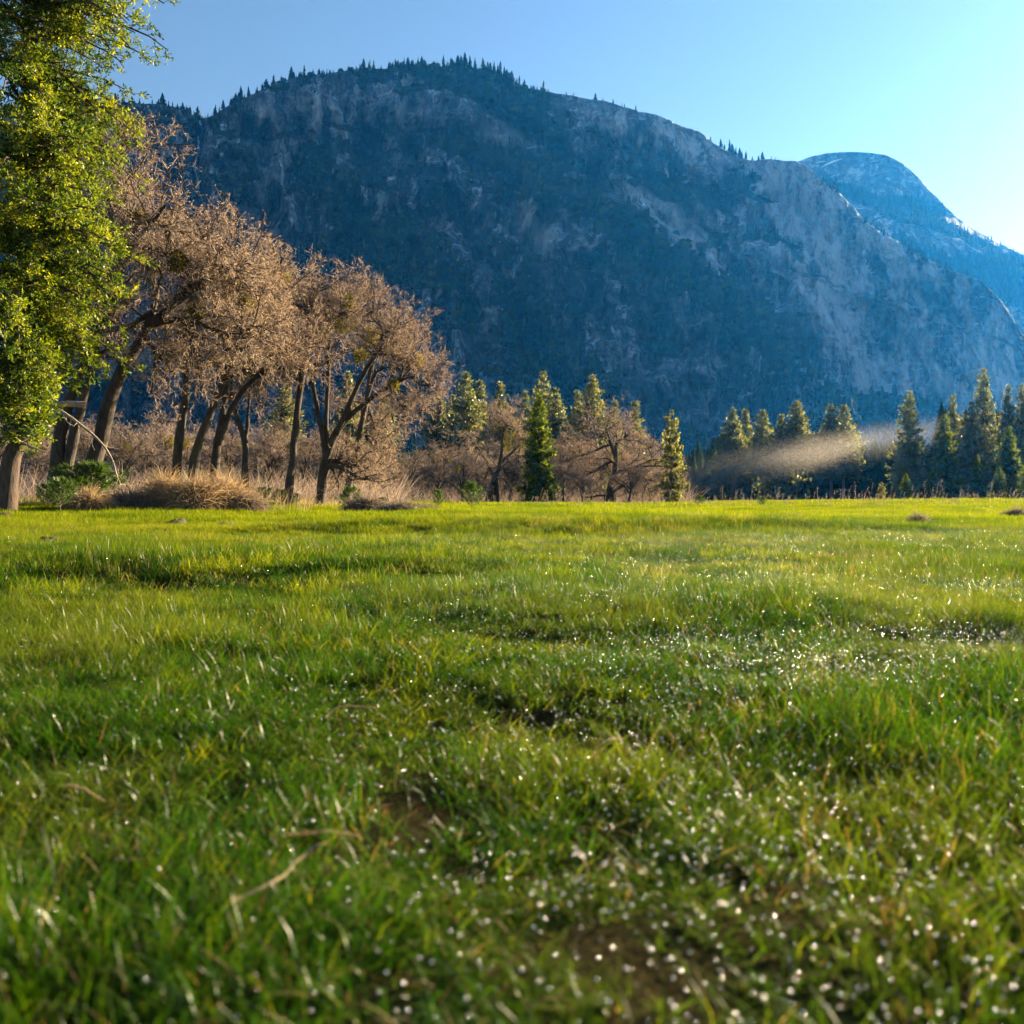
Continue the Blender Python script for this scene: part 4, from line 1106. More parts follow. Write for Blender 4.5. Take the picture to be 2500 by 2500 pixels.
# ------------------------------------------------------------------ big cedar at the left edge
def big_cedar():
    rg = np.random.default_rng(61)
    Y0 = 33.0
    base = at(12, 1212, Y0); base[2] = ground(base[0], base[1]) - 0.15
    top = base + np.array([1.2, 0.5, 27.0])
    tp = [base, at(28, 1120, Y0), at(52, 1060, Y0), at(55, 900, Y0), base * .4 + top * .6, top]
    wood = Geo(); leaf = Geo()
    T = resample(tp, 20)
    tv, tf = tubes(T[None], np.interp(np.arange(20), [0, 2, 12, 19], [.44, .34, .24, .04])[None], 14); wood.add(tv, tf)
    br = []; rr = []
    prof = [(0, 0.4), (.12, .34), (.16, .42), (.25, .72), (.35, .92), (.45, .88), (.54, .82), (.64, .92), (.7, 1.08), (.8, .9), (.9, .5), (1, .1)]
    nb = 560
    for k in range(nb):
        f = 0.125 + 0.86 * ((k + rg.random()) / nb)
        s = np.array([np.interp(f * 19, np.arange(20), T[:, c]) for c in range(3)])
        s[2] = base[2] + 27 * f; a = rg.random() * 6.28
        if math.cos(a) < -0.25 and rg.random() < .9: continue
        side = 0.82 + 0.26 * math.sin(3 * a + f * 21) 
        L = 4.8 * interp(prof, f) * (0.62 + 0.45 * rg.random()) * side
        d = np.array([math.cos(a), math.sin(a), 0.0])
        up = 0.32 + 0.2 * rg.normal()
        pl = [s + d * L * u + np.array([0, 0, L * (up * u - 0.52 * u * u)]) for u in np.linspace(0, 1, 8)]
        pl = np.array(pl) + np.cumsum(rg.normal(size=(8, 3)) * 0.05, 0)
        br.append(pl); rr.append(np.linspace(0.05, 0.012, 8) * (0.5 + L / 4))
    br = np.array(br); rr = np.array(rr)
    tv, tf = tubes(br, rr, 5); wood.add(tv, tf)
    P2, R2 = sprout(br, rr, 14, 0.14, 1.0, lambda t, r: (0.30 + 0.60 * r.random(t.shape)) * (1.25 - .5 * t), 55, 4, 0.2, 0.0, 0.5, rg, 0.008)
    tv, tf = tubes(P2, R2, 3); wood.add(tv, tf)
    P3, R3 = sprout(P2, R2, 7, 0.1, 1.0, lambda t, r: (0.16 + 0.20 * r.random(t.shape)), 42, 3, 0.2, 0.02, 1, rg)
    # flat sprays: several narrow leaf-strips on each twig
    n = len(P3)
    c0 = np.repeat(P3[:, 0], 6, 0); d0 = np.repeat(P3[:, 2] - P3[:, 0], 6, 0)
    u = rg.random((n * 6, 1)); st = c0 + d0 * u
    d = nrm(nrm(d0) + rg.normal(size=d0.shape) * 0.75 + np.array([0, 0, 0.08]))
    s = nrm(np.cross(d, rg.normal(size=d.shape)))
    L = 0.09 + 0.11 * rg.random((n * 6, 1)); w = 0.019 + 0.016 * rg.random((n * 6, 1))
    v = np.stack([st, st + d * L * .6 + s * w, st + d * L, st + d * L * .5 - s * w], 1)
    q = np.arange(n * 24).reshape(-1, 4)
    br_t = np.repeat(rg.normal(size=len(br)) * .18, n // len(br))
    tone = np.repeat(np.clip(0.5 + br_t + 0.18 * rg.normal(size=n), 0, 1), 6)
    leaf.add(v.reshape(-1, 3), q, np.repeat(np.clip(tone + 0.15 * rg.normal(size=n * 6), 0, 1), 4))
    e = link('cedar_tree', None, loc=tuple(base), label='huge bright green cedar with drooping sprays filling the left edge', cat='cedar tree')
    for g in (wood, leaf):
        g.v = [v_ - base for v_ in g.v]
    link('trunk', wood.mesh('big_cedar_trunk', M['cedar_bark']), e)
    link('crown', leaf.mesh('big_cedar_crown', M['cedar'], False), e)
    # dead lower boughs
    for pl in ([(55, 1085), (20, 1058), (-40, 1040)], [(50, 1080), (80, 1092), (115, 1106)], [(40, 1070), (10, 1066), (-30, 1085)]):
        p = np.array([at(a, b_, Y0 - 0.3 - 0.2 * i) for i, (a, b_) in enumerate(pl)]) - base
        tv, tf = tubes(resample(p, 10)[None], np.linspace(.07, .015, 10)[None], 6)
        link('dead_bough', mesh('dead_bough', tv, [tf], mats=[M['deadwood']]), e)

big_cedar()

# broken limb hanging from the double-trunked oak
pl = [(205, 988), (160, 986), (132, 990), (112, 1004), (130, 996), (165, 1014), (200, 1040), (232, 1066), (258, 1095), (275, 1125), (285, 1160), (294, 1182)]
p = np.array([at(a, b_, 38.2 - 0.04 * i) for i, (a, b_) in enumerate(pl)])
Pc = resample(p[3:], 22)[None]; Pc2 = resample(p[:4], 8)[None]
gd = Geo()
tv, tf = tubes(Pc, np.linspace(.085, .018, 22)[None], 7); gd.add(tv, tf)
tv, tf = tubes(Pc2, np.linspace(.14, .10, 8)[None], 8); gd.add(tv, tf)
r3 = np.random.default_rng(4)
Pb, Rb = sprout(Pc, np.linspace(.08, .018, 22)[None], 14, .15, 1, lambda t, r: .3 + .7 * r.random(t.shape), 55, 4, .25, -.02, .4, r3, .012)
tv, tf = tubes(Pb, Rb, 4); gd.add(tv, tf)
link('dead_branch', gd.mesh('dead_branch', M['deadwood']), label='pale broken dead branch hanging in front of the double-trunked oak', cat='branch')

# ------------------------------------------------------------------ young pines
def young_pine(seed, h=2.0, branches=26, needle=0.26, spread=0.55):
    rg = np.random.default_rng(seed)
    tg = Geo(); ng = Geo()
    T = resample([[0, 0, -.1], [.03 * rg.normal(), 0.03, h * .5], [0.04 * rg.normal(), 0, h * .96]], 8)
    tv, tf = tubes(T[None], np.linspace(.035, .012, 8)[None] * h / 2, 7); tg.add(tv, tf)
    tips = []; pls = []
    for k in range(branches):
        f = .22 + .76 * (k + rg.random()) / branches
        s = np.array([np.interp(f * 7, np.arange(8), T[:, c]) for c in range(3)])
        a = k * 2.4 + rg.normal() * .3
        L = h * spread * (1 - f) ** .65 * (.6 + .6 * rg.random()) + .06 * h
        pl = np.array([s + np.array([math.cos(a) * L * u, math.sin(a) * L * u, L * (.35 * u + .35 * u * u)]) for u in np.linspace(0, 1, 4)])
        pls.append(pl)
        for u in (.45, .7, .88, 1.0):
            c = s + np.array([math.cos(a) * L * u, math.sin(a) * L * u, L * (.35 * u + .35 * u * u)])
            tips.append((c, nrm(np.array([math.cos(a), math.sin(a), .9 + .4 * u]))))
    tips.append((T[-1], np.array([0, 0, 1.0])))
    tv, tf = tubes(np.array(pls), np.tile(np.linspace(.014, .006, 4) * h / 2, (len(pls), 1)), 4); tg.add(tv, tf)
    C = np.array([c for c, _ in tips]); D = np.array([d for _, d in tips]); n = len(C); k = 26
    d = nrm(D[:, None] * .75 + rg.normal(size=(n, k, 3)) * .6)
    L = needle * (.6 + .6 * rg.random((n, k, 1))); s = nrm(np.cross(d, rg.normal(size=d.shape))) * .015 * (h / 2) ** .5
    c = C[:, None] - D[:, None] * (.12 * rg.random((n, k, 1)))
    v = np.stack([c - s, c + s, c + d * L + np.array([0, 0, -.03])], 2)
    ng.add(v.reshape(-1, 3), np.arange(n * k * 3).reshape(-1, 3), np.repeat(np.clip(.5 + .3 * rg.normal(size=n * k), 0, 1), 3))
    return tg.mesh('young_pine_trunk', M['pine_bark']), ng.mesh('young_pine_needles', M['sapling'], False)

YP = [young_pine(700 + i, 2.0, [26, 22, 30][i], [.30, .26, .34][i], [.55, .5, .6][i]) for i in range(3)]
for k, (px, top, Y, v, sx, lab) in enumerate([
    (1152, 1172, 45, 0, .8, 'bushy dark green young pine in the open meadow, largest of the middle saplings'),
    (1069, 1192, 52, 1, .8, 'small young pine left of the bushy one in the open meadow'),
    (855, 1184, 45, 1, 1.05, 'thin-stemmed young pine beside the low grey tussock'),
    (146, 1164, 33, 2, .9, 'dense young pine in front of the double-trunked oak'),
    (118, 1176, 35, 1, 1.1, 'flat-topped young pine left of the dense one by the cedar'),
    (226, 1126, 39, 2, 1.5, 'large soft bright green young pine in front of the thick mossy oak'),
    (190, 1160, 38, 0, 1.4, 'young pine leaning against the large soft bright green one'),
    (642, 1186, 50, 1, 1.3, 'low young pine at the right end of the dry grass mound'),
    (685, 1192, 51, 0, 1.0, 'small young pine between the mound and the slender straight oak'),
    (722, 1202, 52, 1, 1.0, 'tiny young pine at the foot of the slender straight oak'),
    (934, 1212, 60, 1, 1.3, 'tiny bright shrubby pine behind the low grey tussock'),
    (1708, 1208, 68, 0, 1.0, 'small dark sapling at the meadow edge below the mist'),
    (1861, 1210, 66, 1, 1.1, 'lit little sapling at the meadow edge right of the dark one'),
]):
    x = (px - 1250) / F * Y; z0 = float(ground(x, Y)) - .03
    H = CZ + (PY - top) / F * Y - z0
    e = link('young_pine', None, loc=(x, Y, z0), label=lab, cat='young pine', group='young pines on the meadow')
    s = H / 2.15; e.scale = (s * sx, s * sx, s); e.rotation_euler = (0, 0, k * 1.7)
    link('trunk', YP[v][0], e); link('needles', YP[v][1], e)

# ------------------------------------------------------------------ dry tussocks
def tussock_mesh(seed, n=5200, rx=1.0, ry=.6, h=.75, wid=.010, mat=None, base=0.0):
    """a mound of old grass: blades start all over a low dome and arch outward and down"""
    rg = np.random.default_rng(seed)
    a = rg.random(n) * 6.283; r = np.sqrt(rg.random(n)) * .8
    lump = .72 + .75 * fbm(np.cos(a) * r * 2.4 + seed, np.sin(a) * r * 2.4, 2, seed)
    ox = np.cos(a) * r * rx; oy = np.sin(a) * r * ry
    z0 = h * .62 * (1 - r * r) * lump - .05
    d = np.stack([np.cos(a) * (.25 + .9 * r) * rx / max(rx, ry), np.sin(a) * (.25 + .9 * r) * ry / max(rx, ry), 1.15 - .5 * r], -1) + rg.normal(size=(n, 3)) * .55
    d = nrm(d); L = (.30 + .62 * rg.random(n) ** 1.5) * h * 1.1
    pts = []
    p = np.stack([ox, oy, z0], -1)
    for k in range(4):
        pts.append(p)
        p = p + d * (L / 3)[:, None]
        d = nrm(d + np.array([0, 0, -.48]) + rg.normal(size=d.shape) * .10)
    P = np.stack(pts, 1)
    s = nrm(np.cross(P[:, 1] - P[:, 0], rg.normal(size=(n, 3)))) * wid * .5
    w = np.array([1, .9, .65, .12])
    V = np.stack([P - s[:, None] * w[None, :, None], P + s[:, None] * w[None, :, None]], 2).reshape(n, 8, 3)
    q = np.array([[0, 1, 3, 2], [2, 3, 5, 4], [4, 5, 7, 6]])
    Fq = (q[None] + (np.arange(n) * 8)[:, None, None]).reshape(-1, 4)
    g = Geo(); g.add(V.reshape(-1, 3), Fq, np.repeat(np.clip(.5 + .27 * rg.normal(size=n), 0, 1), 8))
    # dark litter core so that the mound is closed
    u = np.linspace(0, 6.283, 18, endpoint=False); rings = []
    for rr, zz in ((.95, -.06), (.8, .24), (.5, .46), (.18, .56)):
        rings.append(np.stack([np.cos(u) * rr * rx * .92, np.sin(u) * rr * ry * .92, np.full(18, zz * h) * (.85 + .3 * rg.random(18))], -1))
    rv = np.concatenate(rings); fq = []
    for b_ in range(3):
        for c in range(18):
            fq.append([b_ * 18 + c, b_ * 18 + (c + 1) % 18, b_ * 18 + 18 + (c + 1) % 18, b_ * 18 + 18 + c])
    g.add(rv, np.array(fq), .05)
    return g.mesh('tussock', mat or M['straw'])

M['oldstraw'] = leaf_mat('weathered_grey_straw', [(0, (0.06, 0.05, 0.045)), (0.5, (0.19, 0.16, 0.14)), (1, (0.36, 0.29, 0.22))], 0.3, (1.1, 1.0, 0.85))
for px, py, Y, rx, ry, h, sd, mt, lab in [
    (320, 1246, 36.5, 1.25, .8, .62, 1, 'oldstraw', 'low dark grey grass hummock at the left end of the dry mound'),
    (405, 1244, 37.5, 1.1, .9, 1.10, 2, 'straw', 'tallest shaggy tan tussock of the dry grass mound'),
    (470, 1248, 37, 1.15, .85, 1.02, 3, 'straw', 'wide shaggy tan tussock at the front of the dry grass mound'),
    (545, 1242, 38, 1.2, .9, 1.08, 4, 'straw', 'drooping tan tussock near the right end of the dry grass mound'),
    (590, 1244, 38, .85, .7, .78, 5, 'oldstraw', 'greyish tussock ending the dry grass mound on the right'),
    (210, 1232, 35, .75, .6, .72, 6, 'straw', 'small tan tussock below the large soft young pine'),
    (895, 1266, 33, .75, .5, .62, 7, 'oldstraw', 'grey domed tussock beside the thin-stemmed young pine'),
    (965, 1270, 32.5, .95, .55, .50, 8, 'oldstraw', 'long low grey tussock in the meadow right of the domed one'),
    (1035, 1268, 33, .5, .4, .42, 9, 'oldstraw', 'small low tussock at the right end of the grey pair'),
    (2245, 1272, 27, .36, .3, .36, 10, 'oldstraw', 'small brown tussock in the right of the meadow'),
    (1940, 1276, 27, .5, .3, .22, 11, 'oldstraw', 'flat brown tussock in the meadow below the tallest misty pine'),
    (2480, 1252, 34, .5, .4, .34, 12, 'oldstraw', 'dark tussock at the right edge of the meadow'),
]:
    x = (px - 1250) / F * Y; z0 = float(ground(x, Y))
    link('grass_tussock', tussock_mesh(sd * 13, 3000 if rx > .6 else 1500, rx, ry, h * 1.3, .024 if rx > .6 else .012, M[mt]), loc=(x, Y, z0), label=lab, cat='tussock', group='dry tussocks')

# tall dry stems behind the mound, along the far edges and in front of the dark wood
def stems(P0, h, rg, lean, wid, head=0.0):
    n = len(P0); d = nrm(np.stack([lean * rg.normal(size=n) + lean * .4, lean * rg.normal(size=n), np.ones(n)], -1))
    pts = []; p = P0.copy()
    for k in range(4):
        pts.append(p); p = p + d * (h / 3)[:, None]; d = nrm(d + np.array([.06, 0, -.05]) + rg.normal(size=d.shape) * .06)
    P = np.stack(pts, 1); s = nrm(np.cross(P[:, 1] - P[:, 0], rg.normal(size=(n, 3)))) * (wid * .5)[:, None] if np.ndim(wid) else nrm(np.cross(P[:, 1] - P[:, 0], rg.normal(size=(n, 3)))) * wid * .5
    w = np.array([1, .9, .8, .3])
    V = np.stack([P - s[:, None] * w[None, :, None], P + s[:, None] * w[None, :, None]], 2).reshape(n, 8, 3)
    q = np.array([[0, 1, 3, 2], [2, 3, 5, 4], [4, 5, 7, 6]])
    g = Geo(); g.add(V.reshape(-1, 3), (q[None] + (np.arange(n) * 8)[:, None, None]).reshape(-1, 4), np.repeat(np.clip(.55 + .25 * rg.normal(size=n), 0, 1), 8))
    if head:
        hv = []; e = P[:, -1]; k = 9
        dd = nrm(rg.normal(size=(n, k, 3)) * .7 + np.array([.2, 0, .8])); c = P[:, 2][:, None] + (e - P[:, 2])[:, None] * rg.random((n, k, 1))
        L = head * (.5 + rg.random((n, k, 1))); s2 = nrm(np.cross(dd, rg.normal(size=dd.shape))) * head * .16
        v = np.stack([c - s2, c + s2, c + dd * L], 2)
        g.add(v.reshape(-1, 3), np.arange(n * k * 3).reshape(-1, 3), .7)
    return g

rg = np.random.default_rng(44)
n = 420
px = np.concatenate([rg.normal(490, 80, 240), rg.uniform(20, 320, 110), rg.uniform(620, 760, 70)]); Y_ = rg.uniform(37.5, 43, n)
x = (px - 1250) / F * Y_
g = stems(np.stack([x, Y_, ground(x, Y_)], -1), rg.uniform(.7, 2.0, n) * np.where(np.abs(px - 490) < 130, 1.1, .7), rg, .22, .012)
link('dry_grass', g.mesh('dry_grass', M['straw']), label='tall dry tan grass stems around and behind the grass mound', cat='dry grass', kind='stuff')
n = 5200
px = np.concatenate([rg.uniform(-250, 640, n - 1400), rg.uniform(620, 960, 1400)]); Y_ = np.where(px < 640, rg.uniform(38, 52, n), rg.uniform(50, 62, n))
x = (px - 1250) / F * Y_
g = stems(np.stack([x, Y_, ground(x, Y_)], -1), rg.uniform(.25, .75, n), rg, .5, .016)
link('dry_undergrowth', g.mesh('dry_undergrowth', M['straw']), label='tangled straw-coloured undergrowth at the foot of the oaks', cat='undergrowth', kind='stuff')
n = 420
px = np.concatenate([rg.uniform(1660, 2560, 280), rg.uniform(960, 1660, 140)]); Y_ = rg.uniform(55, 85, n)
x = (px - 1250) / F * Y_
g = stems(np.stack([x, Y_, ground(x, Y_)], -1), rg.uniform(.35, 1.0, n) * (1 + .9 * (rg.random(n) < .25)), rg, .22, .02, head=.13)
link('dry_weeds', g.mesh('dry_weeds', M['oldstraw']), label='dry weed stalks with seed heads along the far edge of the meadow', cat='weeds', kind='stuff')

# brown thicket of bare saplings under the back-row oaks
n = 9000
px = np.concatenate([rg.uniform(-200, 980, 6500), rg.uniform(960, 1700, 2500)]); Y_ = np.where(px < 980, rg.uniform(70, 95, n), rg.uniform(135, 170, n))
x = (px - 1250) / F * Y_
g = stems(np.stack([x, Y_, ground(x, Y_)], -1), rg.uniform(.8, 3.6, n) * np.where(px < 980, 1, 1.3), rg, .6, .03)
link('thicket', g.mesh('thicket', M['twig']), label='tangle of bare brown brush beneath the back row of oaks', cat='brush', kind='stuff')

# bare heaps of soil thrown up in the grass
for px, py, Y, r, lab in [(432, 1297, 24, .30, 'dark soil heap in the grass below the dry mound'), (548, 1307, 22, .26, 'dark soil heap right of the other one below the dry mound'), (130, 1362, 13.5, .22, 'brown soil scar in the grass at the left'), (8, 1284, 27, .3, 'soil heap at the left border of the meadow')]:
    x = (px - 1250) / F * Y; rg2 = np.random.default_rng(px)
    u = np.linspace(0, 6.283, 20, endpoint=False); rings = []
    for rr, zz in ((1.25, -.15), (1, .12), (.7, .30), (.4, .40), (.12, .42)):
        rings.append(np.stack([np.cos(u) * rr * r * (.85 + .4 * rg2.random(20)), np.sin(u) * rr * r * (.85 + .4 * rg2.random(20)), zz * r * 1.1 + .03 * rg2.normal(size=20)], -1))
    rv = np.concatenate(rings); fq = [[b_ * 20 + c, b_ * 20 + (c + 1) % 20, b_ * 20 + 20 + (c + 1) % 20, b_ * 20 + 20 + c] for b_ in range(4) for c in range(20)]
    link('soil_mound', mesh('soil_mound', rv, [np.array(fq), np.array([[80 + c for c in range(20)]])], mats=[M['soil']]), loc=(x, Y, float(ground(x, Y)) + .04), label=lab, cat='soil', group='soil heaps in the grass')

# ------------------------------------------------------------------ white van far away behind the spreading oak
def van():
    Y0 = 250.0; x = (1494 - 1250) / F * Y0; z = float(ground(x, Y0))
    e = link('parked_van', None, loc=(x, Y0, z), label='tiny white van parked beyond the trunk of the spreading oak', cat='van')
    e.rotation_euler = (0, 0, R_(12))
    wm = flat_mat('white_van_paint', (0.8, 0.8, 0.8), .3, var=.03); gm = flat_mat('van_glass', (.03, .04, .05), .1, var=.1); bm_ = flat_mat('van_tyre', (.02, .02, .02), .8)
    prof = [(-2.3, .35), (-2.35, 1.0), (-2.2, 1.95), (-1.9, 2.1), (1.0, 2.1), (1.5, 1.25), (2.2, 1.1), (2.35, .8), (2.3, .35)]
    n = len(prof); v = []
    for sx_, ins in ((-.95, 1), (.95, 1)):
        for a, b_ in prof:
            k = .92 if b_ > 1.3 else 1.0
            v.append([sx_ * k, a, b_])
    f = [np.array([[i, (i + 1) % n, n + (i + 1) % n, n + i] for i in range(n)]), np.array([list(range(n))]), np.array([[n + i for i in range(n)][::-1]])]
    link('body', mesh('van_body', np.array(v), f, smooth=False, mats=[wm]), e)
    def plate(nm, co, mt):
        co = np.array(co, float); d = np.array([0, -.02, 0]) if abs(co[:, 1].max() - co[:, 1].min()) < .4 else np.array([.02 * np.sign(co[0, 0]), 0, 0])
        vv = np.concatenate([co, co + d]); link(nm, mesh(nm, vv, [np.array([[0, 1, 2, 3], [7, 6, 5, 4], [0, 4, 5, 1], [1, 5, 6, 2], [2, 6, 7, 3], [3, 7, 4, 0]])], smooth=False, mats=[mt]), e)
    plate('rear_window', [[-.7, -2.36, 1.25], [.7, -2.36, 1.25], [.65, -2.26, 1.85], [-.65, -2.26, 1.85]], gm)
    for s in (-1, 1):
        plate('side_window', [[s * .965, -1.7, 1.3], [s * .965, .9, 1.3], [s * .90, .8, 1.9], [s * .90, -1.7, 1.9]], gm)
        plate('tail_light', [[s * .9, -2.38, .9], [s * .75, -2.38, .9], [s * .75, -2.37, 1.2], [s * .9, -2.37, 1.2]], flat_mat('tail_light', (.4, .02, .02), .3))
        for yy_ in (-1.5, 1.5):
            P = np.array([[[s * .75, yy_, .34], [s * .98, yy_, .34]]]); tv, tf = tubes(P, np.array([[.34, .34]]), 14)
            w_ = link('wheel', mesh('van_wheel', tv, [tf, np.array([list(range(14)), list(range(14, 28))])], mats=[bm_]), e)
van()

# ------------------------------------------------------------------ grass
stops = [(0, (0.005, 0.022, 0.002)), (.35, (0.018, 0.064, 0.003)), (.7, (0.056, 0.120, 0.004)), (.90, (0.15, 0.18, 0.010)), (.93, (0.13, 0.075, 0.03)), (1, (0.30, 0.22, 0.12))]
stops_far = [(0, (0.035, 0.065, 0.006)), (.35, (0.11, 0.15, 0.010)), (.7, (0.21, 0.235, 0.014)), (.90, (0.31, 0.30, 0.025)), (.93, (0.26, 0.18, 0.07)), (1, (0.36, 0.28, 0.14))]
M['grass_far'] = leaf_mat('sunlit_tint_grass', stops_far, 0.55, (1.4, 1.3, 0.4), gloss=0.0, rough=0.35, patch=(.25, .47, .62, (0.055, 0.10, 0.008), .85))  # yellower, brighter grass copy: the sunlit far strip put into the colour
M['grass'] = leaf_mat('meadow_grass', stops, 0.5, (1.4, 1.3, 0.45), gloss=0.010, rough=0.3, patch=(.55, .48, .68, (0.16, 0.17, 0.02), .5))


def blade_tile(seed, size, n, hmin, hmax, wid, bend=.45, dry=.07, segs=3, litter=0, mat='grass'):
    rg = np.random.default_rng(seed)
    # blades grow in little tufts
    nc = max(6, n // 9); cc = (rg.random((nc, 2)) - .5) * size; ci = rg.integers(0, nc, n); th = .6 + .8 * rg.random(nc); ta = rg.random(nc) * 6.28
    o = cc[ci] + rg.normal(size=(n, 2)) * size * .045
    h = (hmin + (hmax - hmin) * rg.random(n) ** 1.6) * th[ci]
    az = rg.random(n) * 6.283
    ln = np.abs(rg.normal(size=n)) * bend + .08
    d = nrm(np.stack([np.cos(az) * ln + .18 * np.cos(ta[ci]), np.sin(az) * ln + .18 * np.sin(ta[ci]), np.ones(n)], -1))
    p = np.concatenate([o, np.full((n, 1), -.008)], 1)
    pts = []
    dr = np.stack([np.cos(az), np.sin(az), np.zeros(n)], -1)
    for k in range(segs + 1):
        pts.append(p); p = p + d * (h / segs)[:, None]; d = nrm(d + dr * (.12 + .55 * rg.random((n, 1))) * bend * 1.6 + np.array([0, 0, -.10]))
    P = np.stack(pts, 1); K = segs + 1
    tw = az + rg.normal(size=n) * .9
    s = np.stack([-np.sin(tw), np.cos(tw), np.zeros(n)], -1) * (wid * (.6 + .8 * rg.random(n)) * .5)[:, None]
    w = np.linspace(1, .1, K) ** .7
    V = np.stack([P - s[:, None] * w[None, :, None], P + s[:, None] * w[None, :, None]], 2).reshape(n, 2 * K, 3)
    q = np.array([[2 * k, 2 * k + 1, 2 * k + 3, 2 * k + 2] for k in range(segs)])
    col = np.clip(.42 + .20 * rg.normal(size=n) + .10 * (th[ci] - 1), 0, .9)
    dryb = rg.random(n) < dry; col[dryb] = rg.uniform(.93, 1, dryb.sum())
    g = Geo(); g.add(V.reshape(-1, 3), (q[None] + (np.arange(n) * 2 * K)[:, None, None]).reshape(-1, 4), np.repeat(col, 2 * K))
    if litter:
        L = rg.uniform(.03, .09, litter); a = rg.random(litter) * 6.28
        c = np.stack([(rg.random(litter) - .5) * size, (rg.random(litter) - .5) * size, rg.uniform(.006, .035, litter)], -1)
        e = np.stack([np.cos(a) * L, np.sin(a) * L, rg.normal(size=litter) * .018], -1)
        mid = c + e * .5 + np.array([0, 0, .006]); s = np.stack([-np.sin(a), np.cos(a), np.zeros(litter)], -1) * wid * .5
        v = np.stack([c - s, c + s, mid + s, mid - s, c + e + s * .3, c + e - s * .3], 1)
        fq = np.array([[0, 1, 2, 3], [3, 2, 4, 5]])
        g.add(v.reshape(-1, 3), (fq[None] + (np.arange(litter) * 6)[:, None, None]).reshape(-1, 4), np.repeat(rg.uniform(.93, 1, litter), 6))
    return g.mesh('grass_tile', M[mat])


def gn_scatter(name, pts, rot, scl, pick, sources, label, cat):
    """one stuff object: sources instanced on points by geometry nodes"""
    src = bpy.data.collections.new(name + '_source')
    for i, me in enumerate(sources):
        o = bpy.data.objects.new('%s_%02d' % (name, i), me); src.objects.link(o)
    me = bpy.data.meshes.new(name)
    me.vertices.add(len(pts)); me.vertices.foreach_set('co', np.asarray(pts, np.float32).ravel())
    a = me.attributes.new('rot', 'FLOAT_VECTOR', 'POINT'); a.data.foreach_set('vector', np.asarray(rot, np.float32).ravel())
    a = me.attributes.new('scl', 'FLOAT_VECTOR', 'POINT'); a.data.foreach_set('vector', np.asarray(scl, np.float32).ravel())
    a = me.attributes.new('pick', 'INT', 'POINT'); a.data.foreach_set('value', np.asarray(pick, np.int32))
    me.update()
    o = link(name, me, label=label, cat=cat, kind='stuff')
    ng = bpy.data.node_groups.new(name, 'GeometryNodeTree')
    ng.interface.new_socket('Geometry', in_out='INPUT', socket_type='NodeSocketGeometry')
    ng.interface.new_socket('Geometry', in_out='OUTPUT', socket_type='NodeSocketGeometry')
    gi = ng.nodes.new('NodeGroupInput'); go = ng.nodes.new('NodeGroupOutput')
    ip = ng.nodes.new('GeometryNodeInstanceOnPoints'); ci = ng.nodes.new('GeometryNodeCollectionInfo')
    ci.inputs['Collection'].default_value = src; ci.inputs['Separate Children'].default_value = True; ci.inputs['Reset Children'].default_value = True
    def na(nm, t):
        n_ = ng.nodes.new('GeometryNodeInputNamedAttribute'); n_.data_type = t; n_.inputs['Name'].default_value = nm
        return [s for s in n_.outputs if s.enabled and s.name == 'Attribute'][0]
    ng.links.new(gi.outputs[0], ip.inputs['Points']); ng.links.new(ci.outputs[0], ip.inputs['Instance'])
    ip.inputs['Pick Instance'].default_value = True
    ng.links.new(na('pick', 'INT'), ip.inputs['Instance Index'])
    ng.links.new(na('rot', 'FLOAT_VECTOR'), ip.inputs['Rotation']); ng.links.new(na('scl', 'FLOAT_VECTOR'), ip.inputs['Scale'])
    ng.links.new(ip.outputs[0], go.inputs[0])
    md = o.modifiers.new('scatter', 'NODES'); md.node_group = ng
    return o


def field(rg, y0, y1, dens, margin):
    """random points in the wedge in front of the camera between two distances"""
    ymid = y1; half = .60 * y1 + margin
    n = int(dens * (2 * half) * (y1 - y0))
    x = rg.uniform(-half, half, n); y = rg.uniform(y0, y1, n)
    r = np.hypot(x, y)
    ok = (np.abs(x) < .60 * np.maximum(y, 0) + margin)
    return x[ok], y[ok]


def tall_map(x, y):
    """where the grass stands long (tussocky) and where it is thin"""
    t = fbm(x * .55 + 4, y * .55, 3, 201)
    t = t + .5 * fbm(x * 2.1, y * 2.1, 2, 207)
    for cx, cy, r, a in ((1.15, 2.75, .26, 1.2), (2.1, 3.3, .35, 1.1), (2.6, 5.2, .5, 1.0), (.45, 4.9, .4, .7), (-.85, 1.35, .22, .9), (.75, 1.35, .2, .8), (-.25, 3.0, .4, .3), (1.3, 5.9, .5, .5)):
        t = t + a * np.exp(-((x - cx) ** 2 + (y - cy) ** 2) / r ** 2)
    for cx, cy, rx, ry, a in ((.05, 1.8, .16, .07, .9), (.0, 3.02, .28, .12, 1.0), (1.5, 3.9, .5, .2, .8), (-.9, 2.1, .25, .12, .8), (2.2, 4.4, .6, .25, .7), (.4, 4.2, .4, .2, .6)):
        t = t - a * np.exp(-(((x - cx) / rx) ** 2 + ((y - cy) / ry) ** 2))
    return t


